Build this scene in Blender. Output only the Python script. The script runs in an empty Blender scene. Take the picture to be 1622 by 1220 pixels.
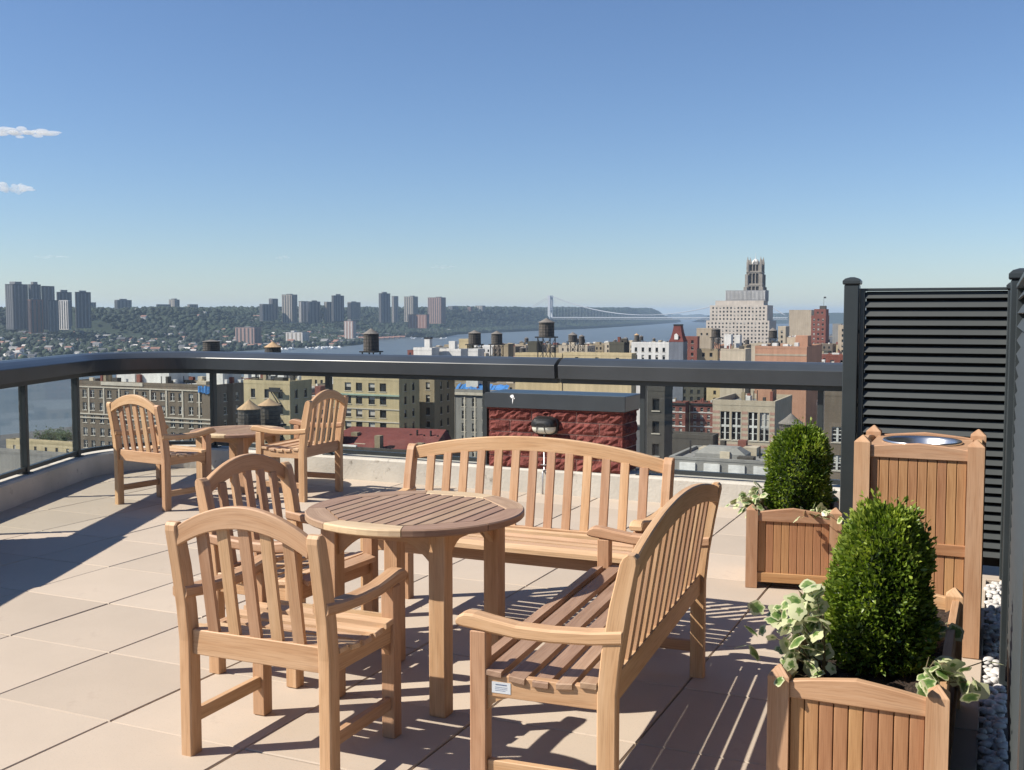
import bpy, math, random
import numpy as np
from mathutils import Vector, Matrix
random.seed(7); RNG = np.random.default_rng(7)
S = bpy.context.scene
COL = S.collection
R = math.radians

# ------------------------------------------------------------------ camera
F, CU, CV, PITCH, EYE = 1702.6, 811.0, 610.0, 0.06635, 1.50      # focal length in photo pixels
cam = bpy.data.objects.new('camera', bpy.data.cameras.new('camera')); COL.objects.link(cam)
cam.data.sensor_fit = 'HORIZONTAL'; cam.data.sensor_width = 36.0
cam.data.lens = 36.0 * F / 1622.0
cam.data.clip_start = 0.05; cam.data.clip_end = 60000
cam.location = (0, 0, EYE); cam.rotation_euler = (math.pi / 2 - PITCH, 0, 0)
S.camera = cam

# ------------------------------------------------------------------ sun and sky
SUN_EL, SUN_AZ = R(41.5), R(10.0)                                  # shadows run along +X turned 10 deg to +Y
W = bpy.data.worlds.new('World'); S.world = W; W.use_nodes = True
wn = W.node_tree.nodes; wl = W.node_tree.links
sky = wn.new('ShaderNodeTexSky'); sky.sky_type = 'NISHITA'; sky.sun_disc = False
sky.sun_elevation = SUN_EL; sky.sun_rotation = math.atan2(-math.cos(SUN_AZ), -math.sin(SUN_AZ))
sky.altitude = 60; sky.air_density = 1.0; sky.dust_density = 0.15; sky.ozone_density = 3.0
bg = wn['Background']; bg.inputs['Strength'].default_value = 0.068
tint = wn.new('ShaderNodeMix'); tint.data_type = 'RGBA'; tint.blend_type = 'MULTIPLY'; tint.inputs[0].default_value = 1.0; tint.inputs[7].default_value = (.86, .95, 1.11, 1)   # camera white balance, the same for the whole sky
wl.new(sky.outputs['Color'], tint.inputs[6]); wl.new(tint.outputs[2], bg.inputs['Color'])
sun = bpy.data.objects.new('sun', bpy.data.lights.new('sun', 'SUN')); COL.objects.link(sun)
sun.data.energy = 5.0; sun.data.angle = R(0.5); sun.data.color = (1.0, 0.93, 0.82)
sd = Vector((math.cos(SUN_AZ) * math.cos(SUN_EL), math.sin(SUN_AZ) * math.cos(SUN_EL), -math.sin(SUN_EL)))
sun.rotation_euler = sd.to_track_quat('-Z', 'Y').to_euler(); sun.location = (-30, -6, 30)
S.view_settings.view_transform = 'Standard'; S.view_settings.look = 'None'
S.view_settings.exposure = 0.68; S.view_settings.gamma = 1.0; S.view_settings.use_curve_mapping = False
S.render.engine = 'CYCLES'
S.cycles.max_bounces = 8; S.cycles.transparent_max_bounces = 16; S.cycles.volume_bounces = 1
S.cycles.use_denoising = True; S.cycles.use_adaptive_sampling = True; S.cycles.adaptive_threshold = 0.015

# ------------------------------------------------------------------ grid of the city and the terrace
GA = R(-24.4); CA, SA = math.cos(GA), math.sin(GA)
def gp(a, b, z=0.0): return Vector((a * CA - b * SA, a * SA + b * CA, z))    # grid (east, north) -> world
def ga(x, y): return (x * CA + y * SA, -x * SA + y * CA)
def at(u, v, D):                                                  # the point seen at photo pixel u,v at depth D metres
    y = D; k = (v - CV) / F
    # z from the pitched camera
    t = (math.sin(PITCH) + k * math.cos(PITCH)) / (math.cos(PITCH) - k * math.sin(PITCH))
    fw = y * math.cos(PITCH) + t * y * math.sin(PITCH)
    return Vector(((u - CU) / F * fw, y, EYE - t * y))
def ux(u, y): return (u - CU) / F * y * 1.0022

# ------------------------------------------------------------------ mesh helpers
class MB:
    def __init__(s): s.v = []; s.f = []; s.m = []; s.uv = []; s.sm = []
    def face(s, ids, mi=0, uv=None, sm=False):
        s.f.append(tuple(ids)); s.m.append(mi); s.uv.append(uv); s.sm.append(sm)
    def poly(s, pts, mi=0, uv=None):
        n = len(s.v); s.v += [tuple(p) for p in pts]; s.face(range(n, n + len(pts)), mi, uv)
    def sweep(s, rings, mi=0, caps=True, closed=False, sm=False, ccw=True):
        n0 = len(s.v); k = len(rings[0]); u = [0.0]
        for i, r in enumerate(rings):
            s.v += [tuple(p) for p in r]
            if i: u.append(u[-1] + (Vector(r[0]) - Vector(rings[i - 1][0])).length)
        per = [0.0]
        for j in range(k): per.append(per[-1] + (Vector(rings[len(rings) // 2][(j + 1) % k]) - Vector(rings[len(rings) // 2][j])).length)
        off = random.random() * 5
        m = len(rings)
        for i in range(m if closed else m - 1):
            i2 = (i + 1) % m
            for j in range(k):
                j2 = (j + 1) % k
                ids = [n0 + i * k + j, n0 + i * k + j2, n0 + i2 * k + j2, n0 + i2 * k + j]
                ui2 = u[i2] if i2 > i else u[i] + .1
                uv = [(u[i] + off, per[j]), (u[i] + off, per[j + 1]), (ui2 + off, per[j + 1]), (ui2 + off, per[j])]
                if not ccw: ids.reverse(); uv.reverse()
                s.face(ids, mi, uv, sm)
        if caps and not closed:
            a = list(range(n0, n0 + k)); b = list(range(n0 + (m - 1) * k, n0 + m * k))
            ua = [(off + per[j] * .3, per[j] * .6) for j in range(k)]
            if ccw: s.face(a[::-1], mi, ua[::-1]); s.face(b, mi, ua)
            else: s.face(a, mi, ua); s.face(b[::-1], mi, ua[::-1])
    def box(s, x0, x1, y0, y1, z0, z1, mi=0, bottom=True):
        n = len(s.v)
        s.v += [(x0, y0, z0), (x1, y0, z0), (x1, y1, z0), (x0, y1, z0), (x0, y0, z1), (x1, y0, z1), (x1, y1, z1), (x0, y1, z1)]
        for q in ((0, 1, 5, 4), (1, 2, 6, 5), (2, 3, 7, 6), (3, 0, 4, 7), (4, 5, 6, 7)) + (((3, 2, 1, 0),) if bottom else ()):
            s.face([n + i for i in q], mi)
    def cbox(s, x0, x1, y0, y1, z0, z1, bev=.003, axis=None, mi=0):
        d = (x1 - x0, y1 - y0, z1 - z0)
        ax = axis if axis is not None else max(range(3), key=lambda i: d[i])
        lo = (x0, y0, z0); hi = (x1, y1, z1); o = [(ax + 1) % 3, (ax + 2) % 3]
        def ring(t, ins):
            p0, p1 = lo[o[0]] + ins, hi[o[0]] - ins; q0, q1 = lo[o[1]] + ins, hi[o[1]] - ins; c = bev * .75
            L = [(p0 + c, q0), (p1 - c, q0), (p1, q0 + c), (p1, q1 - c), (p1 - c, q1), (p0 + c, q1), (p0, q1 - c), (p0, q0 + c)]
            out = []
            for p, q in L:
                r = [0, 0, 0]; r[ax] = t; r[o[0]] = p; r[o[1]] = q; out.append(tuple(r))
            return out
        s.sweep([ring(lo[ax], bev), ring(lo[ax] + bev, 0), ring(hi[ax] - bev, 0), ring(hi[ax], bev)], mi)
    def strip(s, secs, t0, t1, axis, bev=.003, mi=0):
        """secs: (p, q) edge points in the plane across `axis`; extruded from t0 to t1 along it."""
        rings = []
        for p, q in secs:
            p = Vector(p); q = Vector(q); d = (q - p); L = d.length or 1e-6; d /= L; c = min(bev, L * .3)
            P2 = [(p + d * c, t0), (q - d * c, t0), (q, t0 + c), (q, t1 - c), (q - d * c, t1), (p + d * c, t1), (p, t1 - c), (p, t0 + c)]
            ring = []
            for e, t in P2:
                if axis == 'x': ring.append((t, e[0], e[1]))
                elif axis == 'y': ring.append((e[0], t, e[1]))
                else: ring.append((e[0], e[1], t))
            rings.append(ring)
        a, b, c = (Vector(rings[0][0]), Vector(rings[0][2]), Vector(rings[0][4]))
        nrm = (b - a).cross(c - b); dirv = sum((Vector(p) for p in rings[1]), Vector()) - sum((Vector(p) for p in rings[0]), Vector())
        s.sweep(rings, mi, ccw=nrm.dot(dirv) > 0)
    def lathe(s, prof, n=24, mi=0, c=(0, 0), caps=True, sm=True, r_y=1.0):
        rings = [[(c[0] + r * math.cos(2 * math.pi * j / n), c[1] + r * r_y * math.sin(2 * math.pi * j / n), z) for j in range(n)] for r, z in prof]
        s.sweep(rings, mi, caps=caps, sm=sm)
    def tube(s, pts, r, n=8, mi=0, sm=True):
        rings = []
        for i, p in enumerate(pts):
            p = Vector(p); d = (Vector(pts[min(i + 1, len(pts) - 1)]) - Vector(pts[max(i - 1, 0)])).normalized()
            a = d.cross(Vector((0, 0, 1)) if abs(d.z) < .9 else Vector((1, 0, 0))).normalized(); b = d.cross(a)
            rr = r[i] if isinstance(r, (list, tuple)) else r
            rings.append([tuple(p + a * rr * math.cos(2 * math.pi * j / n) + b * rr * math.sin(2 * math.pi * j / n)) for j in range(n)])
        s.sweep(rings, mi, sm=sm)
    def mesh(s, name, mats):
        me = bpy.data.meshes.new(name); me.from_pydata(s.v, [], s.f)
        for m in (mats if isinstance(mats, (list, tuple)) else [mats]): me.materials.append(m)
        me.polygons.foreach_set('material_index', s.m); me.polygons.foreach_set('use_smooth', s.sm)
        if any(u is not None for u in s.uv):
            ul = me.uv_layers.new(name='UVMap'); flat = []
            for f, u in zip(s.f, s.uv):
                for i in range(len(f)): flat += (u[i] if u is not None else (0., 0.))
            ul.data.foreach_set('uv', flat)
        me.update(); return me
    def ob(s, name, mats, parent=None, **kw): return link(name, s.mesh(name, mats), parent, **kw)

def link(name, me, parent=None, loc=None, rz=0.0, **props):
    o = bpy.data.objects.new(name, me); COL.objects.link(o)
    if parent is not None: o.parent = parent
    if loc is not None: o.location = loc
    if rz: o.rotation_euler = (0, 0, rz)
    for k, v in props.items():
        if v is not None: o[k] = v
    return o
def thing(name, label, cat, loc=(0, 0, 0), rz=0.0, group=None):
    return link(name, None, None, loc, rz, label=label, category=cat, group=group)
def copy_tree(o, label=None, loc=None, rz=None, parent=None):
    c = o.copy(); COL.objects.link(c); c.parent = parent
    if label: c['label'] = label
    if loc is not None: c.location = loc
    if rz is not None: c.rotation_euler = (0, 0, rz)
    for ch in list(o.children): copy_tree(ch, parent=c)
    return c

# ------------------------------------------------------------------ materials
def nodes(name):
    m = bpy.data.materials.new(name); m.use_nodes = True; t = m.node_tree
    return m, t, t.nodes['Principled BSDF'], (lambda a, b: t.links.new(a, b))
def mapping(t, lk, kind='Object', scale=(1, 1, 1)):
    c = t.nodes.new('ShaderNodeTexCoord'); mp = t.nodes.new('ShaderNodeMapping'); mp.inputs['Scale'].default_value = scale
    lk(c.outputs[kind], mp.inputs['Vector']); return mp.outputs['Vector']
def noise(t, lk, vec, scale, detail=3, rough=.55, dist=0.0):
    n = t.nodes.new('ShaderNodeTexNoise'); n.inputs['Scale'].default_value = scale; n.inputs['Detail'].default_value = detail
    n.inputs['Roughness'].default_value = rough; n.inputs['Distortion'].default_value = dist
    if vec is not None: lk(vec, n.inputs['Vector'])
    return n.outputs['Fac']
def ramp(t, lk, fac, stops):
    r = t.nodes.new('ShaderNodeValToRGB'); e = r.color_ramp.elements
    while len(e) < len(stops): e.new(.5)
    for el, (p, c) in zip(e, stops): el.position = p; el.color = (*c, 1) if len(c) == 3 else c
    lk(fac, r.inputs['Fac']); return r.outputs['Color']
def mix(t, lk, fac, a, b, mode='MIX'):
    m = t.nodes.new('ShaderNodeMix'); m.data_type = 'RGBA'; m.blend_type = mode
    for sock, val in ((m.inputs[0], fac), (m.inputs[6], a), (m.inputs[7], b)):
        if hasattr(val, 'links') or hasattr(val, 'is_linked'): lk(val, sock)
        else: sock.default_value = val if not isinstance(val, tuple) else (*val, 1)[:4]
    return m.outputs[2]
def mrange(t, lk, v, a, b, c, d):
    m = t.nodes.new('ShaderNodeMapRange'); lk(v, m.inputs[0])
    for i, x in enumerate((a, b, c, d)): m.inputs[i + 1].default_value = x
    return m.outputs[0]
def rand(t): return t.nodes.new('ShaderNodeObjectInfo').outputs['Random']
def bump(t, lk, p, h, strength=.2, dist=.01):
    b = t.nodes.new('ShaderNodeBump'); b.inputs['Strength'].default_value = strength; b.inputs['Distance'].default_value = dist
    lk(h, b.inputs['Height']); lk(b.outputs['Normal'], p.inputs['Normal'])
def hsv(t, lk, col, v=None, h=None, s=None):
    n = t.nodes.new('ShaderNodeHueSaturation'); lk(col, n.inputs['Color'])
    for sock, x in (('Value', v), ('Hue', h), ('Saturation', s)):
        if x is None: continue
        if hasattr(x, 'is_linked'): lk(x, n.inputs[sock])
        else: n.inputs[sock].default_value = x
    return n.outputs['Color']

def wood(name, dark, mid, light, rough=.55, vary=.16):
    m, t, p, lk = nodes(name)
    uv = mapping(t, lk, 'UV', (2.2, 26, 1)); f = noise(t, lk, uv, 1.0, 5, .62, .6)
    uv2 = mapping(t, lk, 'UV', (7, 190, 1)); f2 = noise(t, lk, uv2, 1.0, 2, .5)
    uv3 = mapping(t, lk, 'UV', (.7, 3.5, 1)); f3 = noise(t, lk, uv3, 1.0, 2, .5)
    c = ramp(t, lk, f, [(.28, dark), (.5, mid), (.74, light)])
    pores = ramp(t, lk, f2, [(.36, (.72, .68, .64)), (.5, (1, 1, 1))])
    c = mix(t, lk, .55, c, pores, 'MULTIPLY')
    tone = mrange(t, lk, f3, .3, .7, .88, 1.1); rv = mrange(t, lk, rand(t), 0, 1, 1 - vary, 1 + vary)
    mu = t.nodes.new('ShaderNodeMath'); mu.operation = 'MULTIPLY'; lk(tone, mu.inputs[0]); lk(rv, mu.inputs[1])
    c = hsv(t, lk, c, v=mu.outputs[0], h=mrange(t, lk, rand(t), 0, 1, .491, .506))
    lk(c, p.inputs['Base Color']); p.inputs['Roughness'].default_value = rough
    p.inputs['Specular IOR Level'].default_value = .35
    bump(t, lk, p, f2, .25, .0015)
    return m
def plain(name, col, rough=.6, metal=0.0, vary=.12, nscale=3.0, bumpv=0.0, bscale=60, bdist=.004, spec=.4, rnd=0.0, stain=None, speck=False):
    m, t, p, lk = nodes(name)
    o = mapping(t, lk, 'Object')
    f = noise(t, lk, o, nscale, 5, .6)
    d = tuple(max(0, x * (1 - vary)) for x in col); l = tuple(min(1, x * (1 + vary)) for x in col)
    c = ramp(t, lk, f, [(.3, d), (.7, l)])
    if stain:
        f2 = noise(t, lk, o, stain[0], 6, .7); c = mix(t, lk, ramp(t, lk, f2, [(stain[2], (0, 0, 0)), (stain[2] + .12, (1, 1, 1))]), c, stain[1])
    if speck: c = mix(t, lk, ramp(t, lk, noise(t, lk, o, 170, 2, .7), [(.28, (.5, .5, .5)), (.42, (0, 0, 0))]), c, tuple(x * .62 for x in col))
    if rnd: c = hsv(t, lk, c, v=mrange(t, lk, rand(t), 0, 1, 1 - rnd, 1 + rnd))
    lk(c, p.inputs['Base Color']); p.inputs['Roughness'].default_value = rough; p.inputs['Metallic'].default_value = metal
    p.inputs['Specular IOR Level'].default_value = spec
    if bumpv: bump(t, lk, p, noise(t, lk, o, bscale, 3), bumpv, bdist)
    return m
def facade(name, col, vary=.13, streak=.12, rnd=0.0):
    m, t, p, lk = nodes(name)
    o = mapping(t, lk, 'Object'); f = noise(t, lk, o, .12, 6, .65)
    c = ramp(t, lk, f, [(.3, tuple(x * (1 - vary) for x in col)), (.7, tuple(min(1, x * (1 + vary)) for x in col))])
    st = mapping(t, lk, 'Object', (.9, .9, .07)); f2 = noise(t, lk, st, 1.0, 4, .6)
    c = mix(t, lk, ramp(t, lk, f2, [(.42, (0, 0, 0)), (.75, (streak * 4,) * 3)]), c, tuple(x * .55 for x in col))
    fine = noise(t, lk, mapping(t, lk, 'Object', (2.2, 2.2, 6)), 1.0, 3, .6)
    c = hsv(t, lk, c, v=mrange(t, lk, fine, .3, .7, .9, 1.1))
    if rnd: c = hsv(t, lk, c, v=mrange(t, lk, rand(t), 0, 1, 1 - rnd, 1 + rnd))
    lk(c, p.inputs['Base Color']); p.inputs['Roughness'].default_value = .9; p.inputs['Specular IOR Level'].default_value = .2
    return m
def window_glass(name):
    m, t, p, lk = nodes(name)
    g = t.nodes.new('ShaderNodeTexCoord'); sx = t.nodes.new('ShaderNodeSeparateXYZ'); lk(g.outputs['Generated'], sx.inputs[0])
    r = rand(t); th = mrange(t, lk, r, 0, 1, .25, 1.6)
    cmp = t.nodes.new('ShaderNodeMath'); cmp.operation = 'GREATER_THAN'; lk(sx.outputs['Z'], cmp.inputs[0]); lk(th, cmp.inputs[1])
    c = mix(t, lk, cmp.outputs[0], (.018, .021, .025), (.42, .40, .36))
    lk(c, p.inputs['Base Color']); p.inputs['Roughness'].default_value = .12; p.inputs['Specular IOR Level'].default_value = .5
    return m
TEAK = wood('teak', (.405, .228, .118), (.47, .288, .162), (.53, .345, .210))
TEAK_PANEL = wood('teak_panel', (.305, .150, .066), (.375, .198, .092), (.43, .245, .122), vary=.12)
TEAK_TOP = wood('teak_weathered', (.265, .165, .105), (.33, .215, .140), (.40, .27, .18), vary=.10)
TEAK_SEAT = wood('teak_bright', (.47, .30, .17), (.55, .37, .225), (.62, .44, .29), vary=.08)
TEAK_PALE = wood('teak_pale', (.50, .36, .21), (.58, .44, .27), (.65, .51, .33), vary=.05)
PAVER = plain('paver', (.440, .368, .295), .85, vary=.06, nscale=1.3, bumpv=.25, bscale=220, bdist=.002, spec=.25, rnd=.075, stain=(2.2, (.385, .315, .255), .60), speck=True)
BED = plain('bedding', (.11, .095, .08), .95)
CONCRETE = plain('concrete', (.47, .44, .385), .9, vary=.16, nscale=2.2, bumpv=.5, bscale=45, bdist=.006, spec=.2, stain=(7.0, (.21, .185, .155), .60))
LOUVER = plain('louver_paint', (.036, .042, .043), .62, .0, vary=.1, nscale=4, spec=.5)
GAPSHADE = plain('louver_gap_shade', (.006, .006, .007), .9)  # near-black colour standing in for the shade between the louvers
DARKMETAL = plain('dark_painted_metal', (.028, .034, .036), .38, .0, vary=.12, nscale=6, spec=.5)
RAILMETAL = plain('rail_paint', (.044, .051, .058), .30, .0, vary=.15, nscale=2.0, spec=.5)
STEEL = plain('stainless_steel', (.66, .66, .65), .30, 1.0, vary=.08, nscale=8)
REDBLOCK = plain('split_face_block', (.165, .050, .042), .9, vary=.35, nscale=16, bumpv=.9, bscale=38, bdist=.02, spec=.2, rnd=.16)
MORTAR = plain('mortar', (.36, .22, .18), .95)
PLASTIC = plain('black_lamp_housing', (.018, .018, .018), .33)
LENS = plain('frosted_lens', (.55, .55, .47), .35)
SOIL = plain('soil', (.035, .022, .015), 1.0, vary=.6, nscale=40, bumpv=1, bscale=60, bdist=.02)
PEBBLE = plain('pebble', (.52, .50, .48), .7, vary=.25, nscale=9)
PLATE = plain('tag_plate', (.62, .66, .70), .35, .3)
INK = plain('tag_print', (.10, .14, .24), .6)
SPLASH = plain('white_splash', (.75, .75, .74), .7)
CONDUIT = plain('conduit', (.46, .46, .47), .4, .6)
GLASSW = window_glass('window_glass')
FRAMEW = plain('window_frame_pale', (.50, .50, .47), .6, rnd=.2)
FRAMED = plain('window_frame_dark', (.05, .05, .048), .6)
def clear_glass():
    m = bpy.data.materials.new('clear_glass'); m.use_nodes = True; t = m.node_tree; t.nodes.clear(); lk = t.links.new
    o = t.nodes.new('ShaderNodeOutputMaterial'); mx = t.nodes.new('ShaderNodeMixShader'); tr = t.nodes.new('ShaderNodeBsdfTransparent')
    gl = t.nodes.new('ShaderNodeBsdfGlossy'); fr = t.nodes.new('ShaderNodeFresnel'); fr.inputs['IOR'].default_value = 1.45
    tr.inputs['Color'].default_value = (.92, .94, .93, 1); gl.inputs['Roughness'].default_value = .02
    ge = t.nodes.new('ShaderNodeNewGeometry'); mu = t.nodes.new('ShaderNodeMath'); mu.operation = 'MULTIPLY'; sb = t.nodes.new('ShaderNodeMath'); sb.operation = 'SUBTRACT'; sb.inputs[0].default_value = 1.0
    lk(ge.outputs['Backfacing'], sb.inputs[1]); lk(fr.outputs[0], mu.inputs[0]); lk(sb.outputs[0], mu.inputs[1]); lk(mu.outputs[0], mx.inputs[0]); lk(tr.outputs[0], mx.inputs[1]); lk(gl.outputs[0], mx.inputs[2]); lk(mx.outputs[0], o.inputs['Surface']); return m
GLASS = clear_glass()

# ================================================================== TERRACE
T = .61
def clip(poly, nx, ny, c):                        # keep nx*x+ny*y <= c
    out = []
    for i, p in enumerate(poly):
        q = poly[(i + 1) % len(poly)]; dp = nx * p[0] + ny * p[1] - c; dq = nx * q[0] + ny * q[1] - c
        if dp <= 0: out.append(p)
        if dp * dq < 0: k = dp / (dp - dq); out.append((p[0] + (q[0] - p[0]) * k, p[1] + (q[1] - p[1]) * k))
    return out
XL, BB, RA, YA = -3.87, 8.20, .71, 9.66            # left face of the curb, back face, corner radius, where the bend starts
floor = MB()
fl = [(-4.1, -1.5), (3.0, -1.5), gp(1.6, 8.45)[:2], gp(-7.3, 8.45)[:2], (-4.1, 10.0)]
floor.poly([(x, y, -.045) for x, y in fl]); floor.poly([(x, y, -.6) for x, y in fl][::-1])
for i in range(5):
    p, q = fl[i], fl[(i + 1) % 5]; floor.poly([(p[0], p[1], -.6), (q[0], q[1], -.6), (q[0], q[1], -.045), (p[0], p[1], -.045)])
FLOOR = floor.ob('terrace_floor', BED, kind='structure')
def paver_mesh(poly):
    cx = sum(p[0] for p in poly) / len(poly); cy = sum(p[1] for p in poly) / len(poly); m = MB()
    def ring(s, z): return [(p[0] - (p[0] - cx) / (abs(math.hypot(p[0] - cx, p[1] - cy)) + 1e-6) * s, p[1] - (p[1] - cy) / (math.hypot(p[0] - cx, p[1] - cy) + 1e-6) * s, z) for p in poly]
    m.sweep([ring(.0, -.044), ring(0, -.004), ring(.005, 0)], caps=True); return m.mesh('paver', PAVER)
g = .0028; full = None
for i in range(-10, 7):
    for j in range(-5, 10):
        a0, b0 = (i - 3.839) * T, (j + 4.779) * T
        sq = [(a0 + g, b0 + g), (a0 + T - g, b0 + g), (a0 + T - g, b0 + T - g), (a0 + g, b0 + T - g)]
        c = gp(a0 + T / 2, b0 + T / 2)
        if c.y < 1.7 or c.x < -5.2 or c.y > 11: continue
        poly = clip(clip(sq, CA, -SA, 99), 0, 1, 8.32)
        poly = clip(poly, -CA, SA, 4.0)           # world x >= -4.0
        poly = clip(poly, 1, 0, -.032 if b0 < 6.2 else 1.4)
        if len(poly) < 3 or c.x > 3.9: continue
        xs = [p[0] for p in poly]; ys = [p[1] for p in poly]
        if (max(xs) - min(xs)) * (max(ys) - min(ys)) < .004: continue
        z = random.uniform(-.0018, .0012)
        if len(poly) == 4 and abs(max(xs) - min(xs) - T + 2 * g) < 1e-4 and abs(max(ys) - min(ys) - T + 2 * g) < 1e-4:
            if full is None: full = paver_mesh([(-T / 2 + g, -T / 2 + g), (T / 2 - g, -T / 2 + g), (T / 2 - g, T / 2 - g), (-T / 2 + g, T / 2 - g)])
            me = full; loc = (c.x, c.y, z)
        else:
            k = (sum(xs) / len(xs), sum(ys) / len(ys)); me = paver_mesh([(p[0] - k[0], p[1] - k[1]) for p in poly]); q = gp(*k); loc = (q.x, q.y, z)
        o = link('paver', me, FLOOR, loc); o.rotation_euler = (random.uniform(-.0012, .0012), random.uniform(-.0012, .0012), GA)

# the line of the curb: point and outward normal at arc length s
L1 = YA + 1.0; LA = RA * R(114.4)
def path(s):
    if s <= L1: return Vector((XL, -1 + s, 0)), Vector((-1, 0, 0))
    if s <= L1 + LA:
        th = math.pi - (s - L1) / RA; n = Vector((math.cos(th), math.sin(th), 0)); return Vector((XL + RA, YA, 0)) + n * RA, n
    n = Vector((math.cos(R(65.6)), math.sin(R(65.6)), 0)); return Vector((XL + RA, YA, 0)) + n * RA + Vector((n.y, -n.x, 0)) * (s - L1 - LA), n
def s_of_a(a): P0, n = path(L1 + LA); return L1 + LA + a - ga(P0.x, P0.y)[0]
def s_of_u(u, off=.09):
    k = (u - CU) / F; b = BB + off; return s_of_a(b * (SA + k * CA) / (CA - k * SA))
def srange(s0, s1):
    ss = [s0]; k = L1 if s0 < L1 else s0
    n = 26
    for i in range(n + 1):
        x = L1 + LA * i / n
        if s0 < x < s1: ss.append(x)
    return ss + [s1]
def along(m, s0, s1, prof, mi=0, sm=False):
    rings = []
    for s in srange(s0, s1):
        P, n = path(s); rings.append([tuple(P + n * o + Vector((0, 0, z))) for o, z in prof])
    m.sweep(rings, mi, sm=sm, ccw=False)
SEND = s_of_a(1.35)
m = MB(); along(m, 0, SEND, [(0, -.1), (0, .185), (.016, .2), (.29, .2), (.30, .19), (.30, -.5), (.2, -.5)])
m.ob('concrete_curb', CONCRETE, label='low pale concrete curb running under the dark glass railing', category='curb')

RAIL = thing('guard_railing', 'dark metal railing with glass panels curving round the terrace edge', 'railing', (0, 0, 0))
CAP = [(-.036, .968), (-.048, 1.074), (-.0455, 1.079), (-.01, 1.099), (.035, 1.121), (.08, 1.133), (.13, 1.133), (.175, 1.118), (.203, 1.09), (.205, .968)]
gap = s_of_u(881, -.04)
for s0, s1 in ((.2, 7.35), (7.39, gap - .017), (gap + .017, SEND)):
    m = MB(); along(m, s0, s1, CAP); m.ob('top_rail', RAILMETAL, RAIL)
    m = MB(); along(m, s0, s1, [(.03, .925), (.03, .966), (.15, .966), (.15, .925)]); m.ob('rail_channel', DARKMETAL, RAIL)
PST = [1.6, 3.0, 4.4, 6.45, 8.16, 9.68, L1 + .05] + [s_of_u(u) for u in (338, 520, 770, 1020, 1302)] + [SEND - .1]
for s in PST:
    P, n = path(s); m = MB(); m.cbox(-.022, .022, -.03, .03, 0, .728, .004, 2); m.cbox(-.05, .05, -.045, .045, -.001, .012, .003, 2)
    o = m.ob('post', DARKMETAL, RAIL, loc=tuple(P + n * .09 + Vector((0, 0, .199)))); o.rotation_euler = (0, 0, math.atan2(n.y, n.x) + math.pi / 2)
PIERS = (3, 9)
for i in range(len(PST) - 1):
    s0, s1 = PST[i] + .024, PST[i + 1] - .024
    if i in PIERS: continue
    m = MB(); along(m, s0 + .006, s1 - .006, [(.085, .255), (.085, .924), (.097, .924), (.097, .255)]); m.ob('glass_panel', GLASS, RAIL)
    m = MB(); along(m, s0, s1, [(.072, .222), (.072, .256), (.11, .256), (.11, .222)]); m.ob('bottom_rail', DARKMETAL, RAIL)

# ---- split-face block piers
def block_mesh(L, H, seed):
    rr = random.Random(seed); m = MB(); nx, nz = max(3, int(L / .032)), 4
    P = {}
    for i in range(nx + 1):
        for k in range(nz + 1):
            e = i in (0, nx) or k in (0, nz)
            P[i, k] = len(m.v); m.v.append((L * i / nx + (0 if e else rr.uniform(-.006, .006)), (-.002 if e else -rr.uniform(.0, .026)), H * k / nz))
    for i in range(nx):
        for k in range(nz): m.face([P[i, k], P[i + 1, k], P[i + 1, k + 1], P[i, k + 1]])
    m.box(0, L, -.0015, .05, 0, H); return m.mesh('block', REDBLOCK)
BM = {}
def pier(label, org, rz, Wd, Dp, z0, z1):
    t = thing('block_pier', label, 'pier', org, rz)
    m = MB(); m.box(.0145, Wd - .0145, .0145, Dp, z0, z1); m.ob('core', MORTAR, t)
    n = 5; H = (z1 - z0) / n
    for face in ('S', 'E', 'W'):
        L = Wd if face == 'S' else Dp
        for k in range(n):
            x = 0.0; first = .40 if k % 2 == 0 else .20
            while x < L - .01:
                l = min(first if x == 0 else .40, L - x)
                if L - x - l < .06: l = L - x
                key = (round(l, 2), random.randrange(4))
                if key not in BM: BM[key] = block_mesh(l - .009, H - .009, len(BM))
                o = link('block', BM[key], t)
                if face == 'S': o.location = (x + .0045, .012, z0 + k * H + .0045)
                elif face == 'E': o.location = (Wd - .012, x + .0045, z0 + k * H + .0045); o.rotation_euler = (0, 0, math.pi / 2)
                else: o.location = (.012, Dp - x - .0045, z0 + k * H + .0045); o.rotation_euler = (0, 0, -math.pi / 2)
                x += l
    m = MB(); m.cbox(-.022, Wd + .022, -.022, Dp + .02, z1 + .002, z1 + .128, .004); m.ob('metal_cap', RAILMETAL, t)
    m = MB(); m.cbox(-.008, Wd + .008, -.008, Dp, z1 - .012, z1 + .001, .002); m.ob('flashing', REDBLOCK, t)
    return t
PB = gp(-3.955, 8.225); PIER = pier('red split-face block pier with flat dark metal cap behind the long bench', (PB.x, PB.y, 0), GA, 1.21, .38, .2, .705)
pier('red block pier on the left terrace edge under the curved rail', (-3.895, 6.98, 0), -math.pi / 2, 1.3, .36, .2, .705)['label'] = 'block pier standing on the curb at the left terrace edge'
# white splash on the cap of the pier
m = MB()
def blob(cx, cz, rx, rz_, y=-.0245, n=14, jit=.3):
    rr = random.Random(int(cx * 1e4)); m.poly([(cx + rx * (1 + rr.uniform(-jit, jit)) * math.cos(2 * math.pi * k / n), y, cz + rz_ * (1 + rr.uniform(-jit, jit)) * math.sin(2 * math.pi * k / n)) for k in range(n)])
blob(.236, .806, .017, .017); blob(.241, .775, .0035, .03); blob(.255, .79, .005, .006)
m.ob('splash_mark', SPLASH, PIER)

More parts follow.
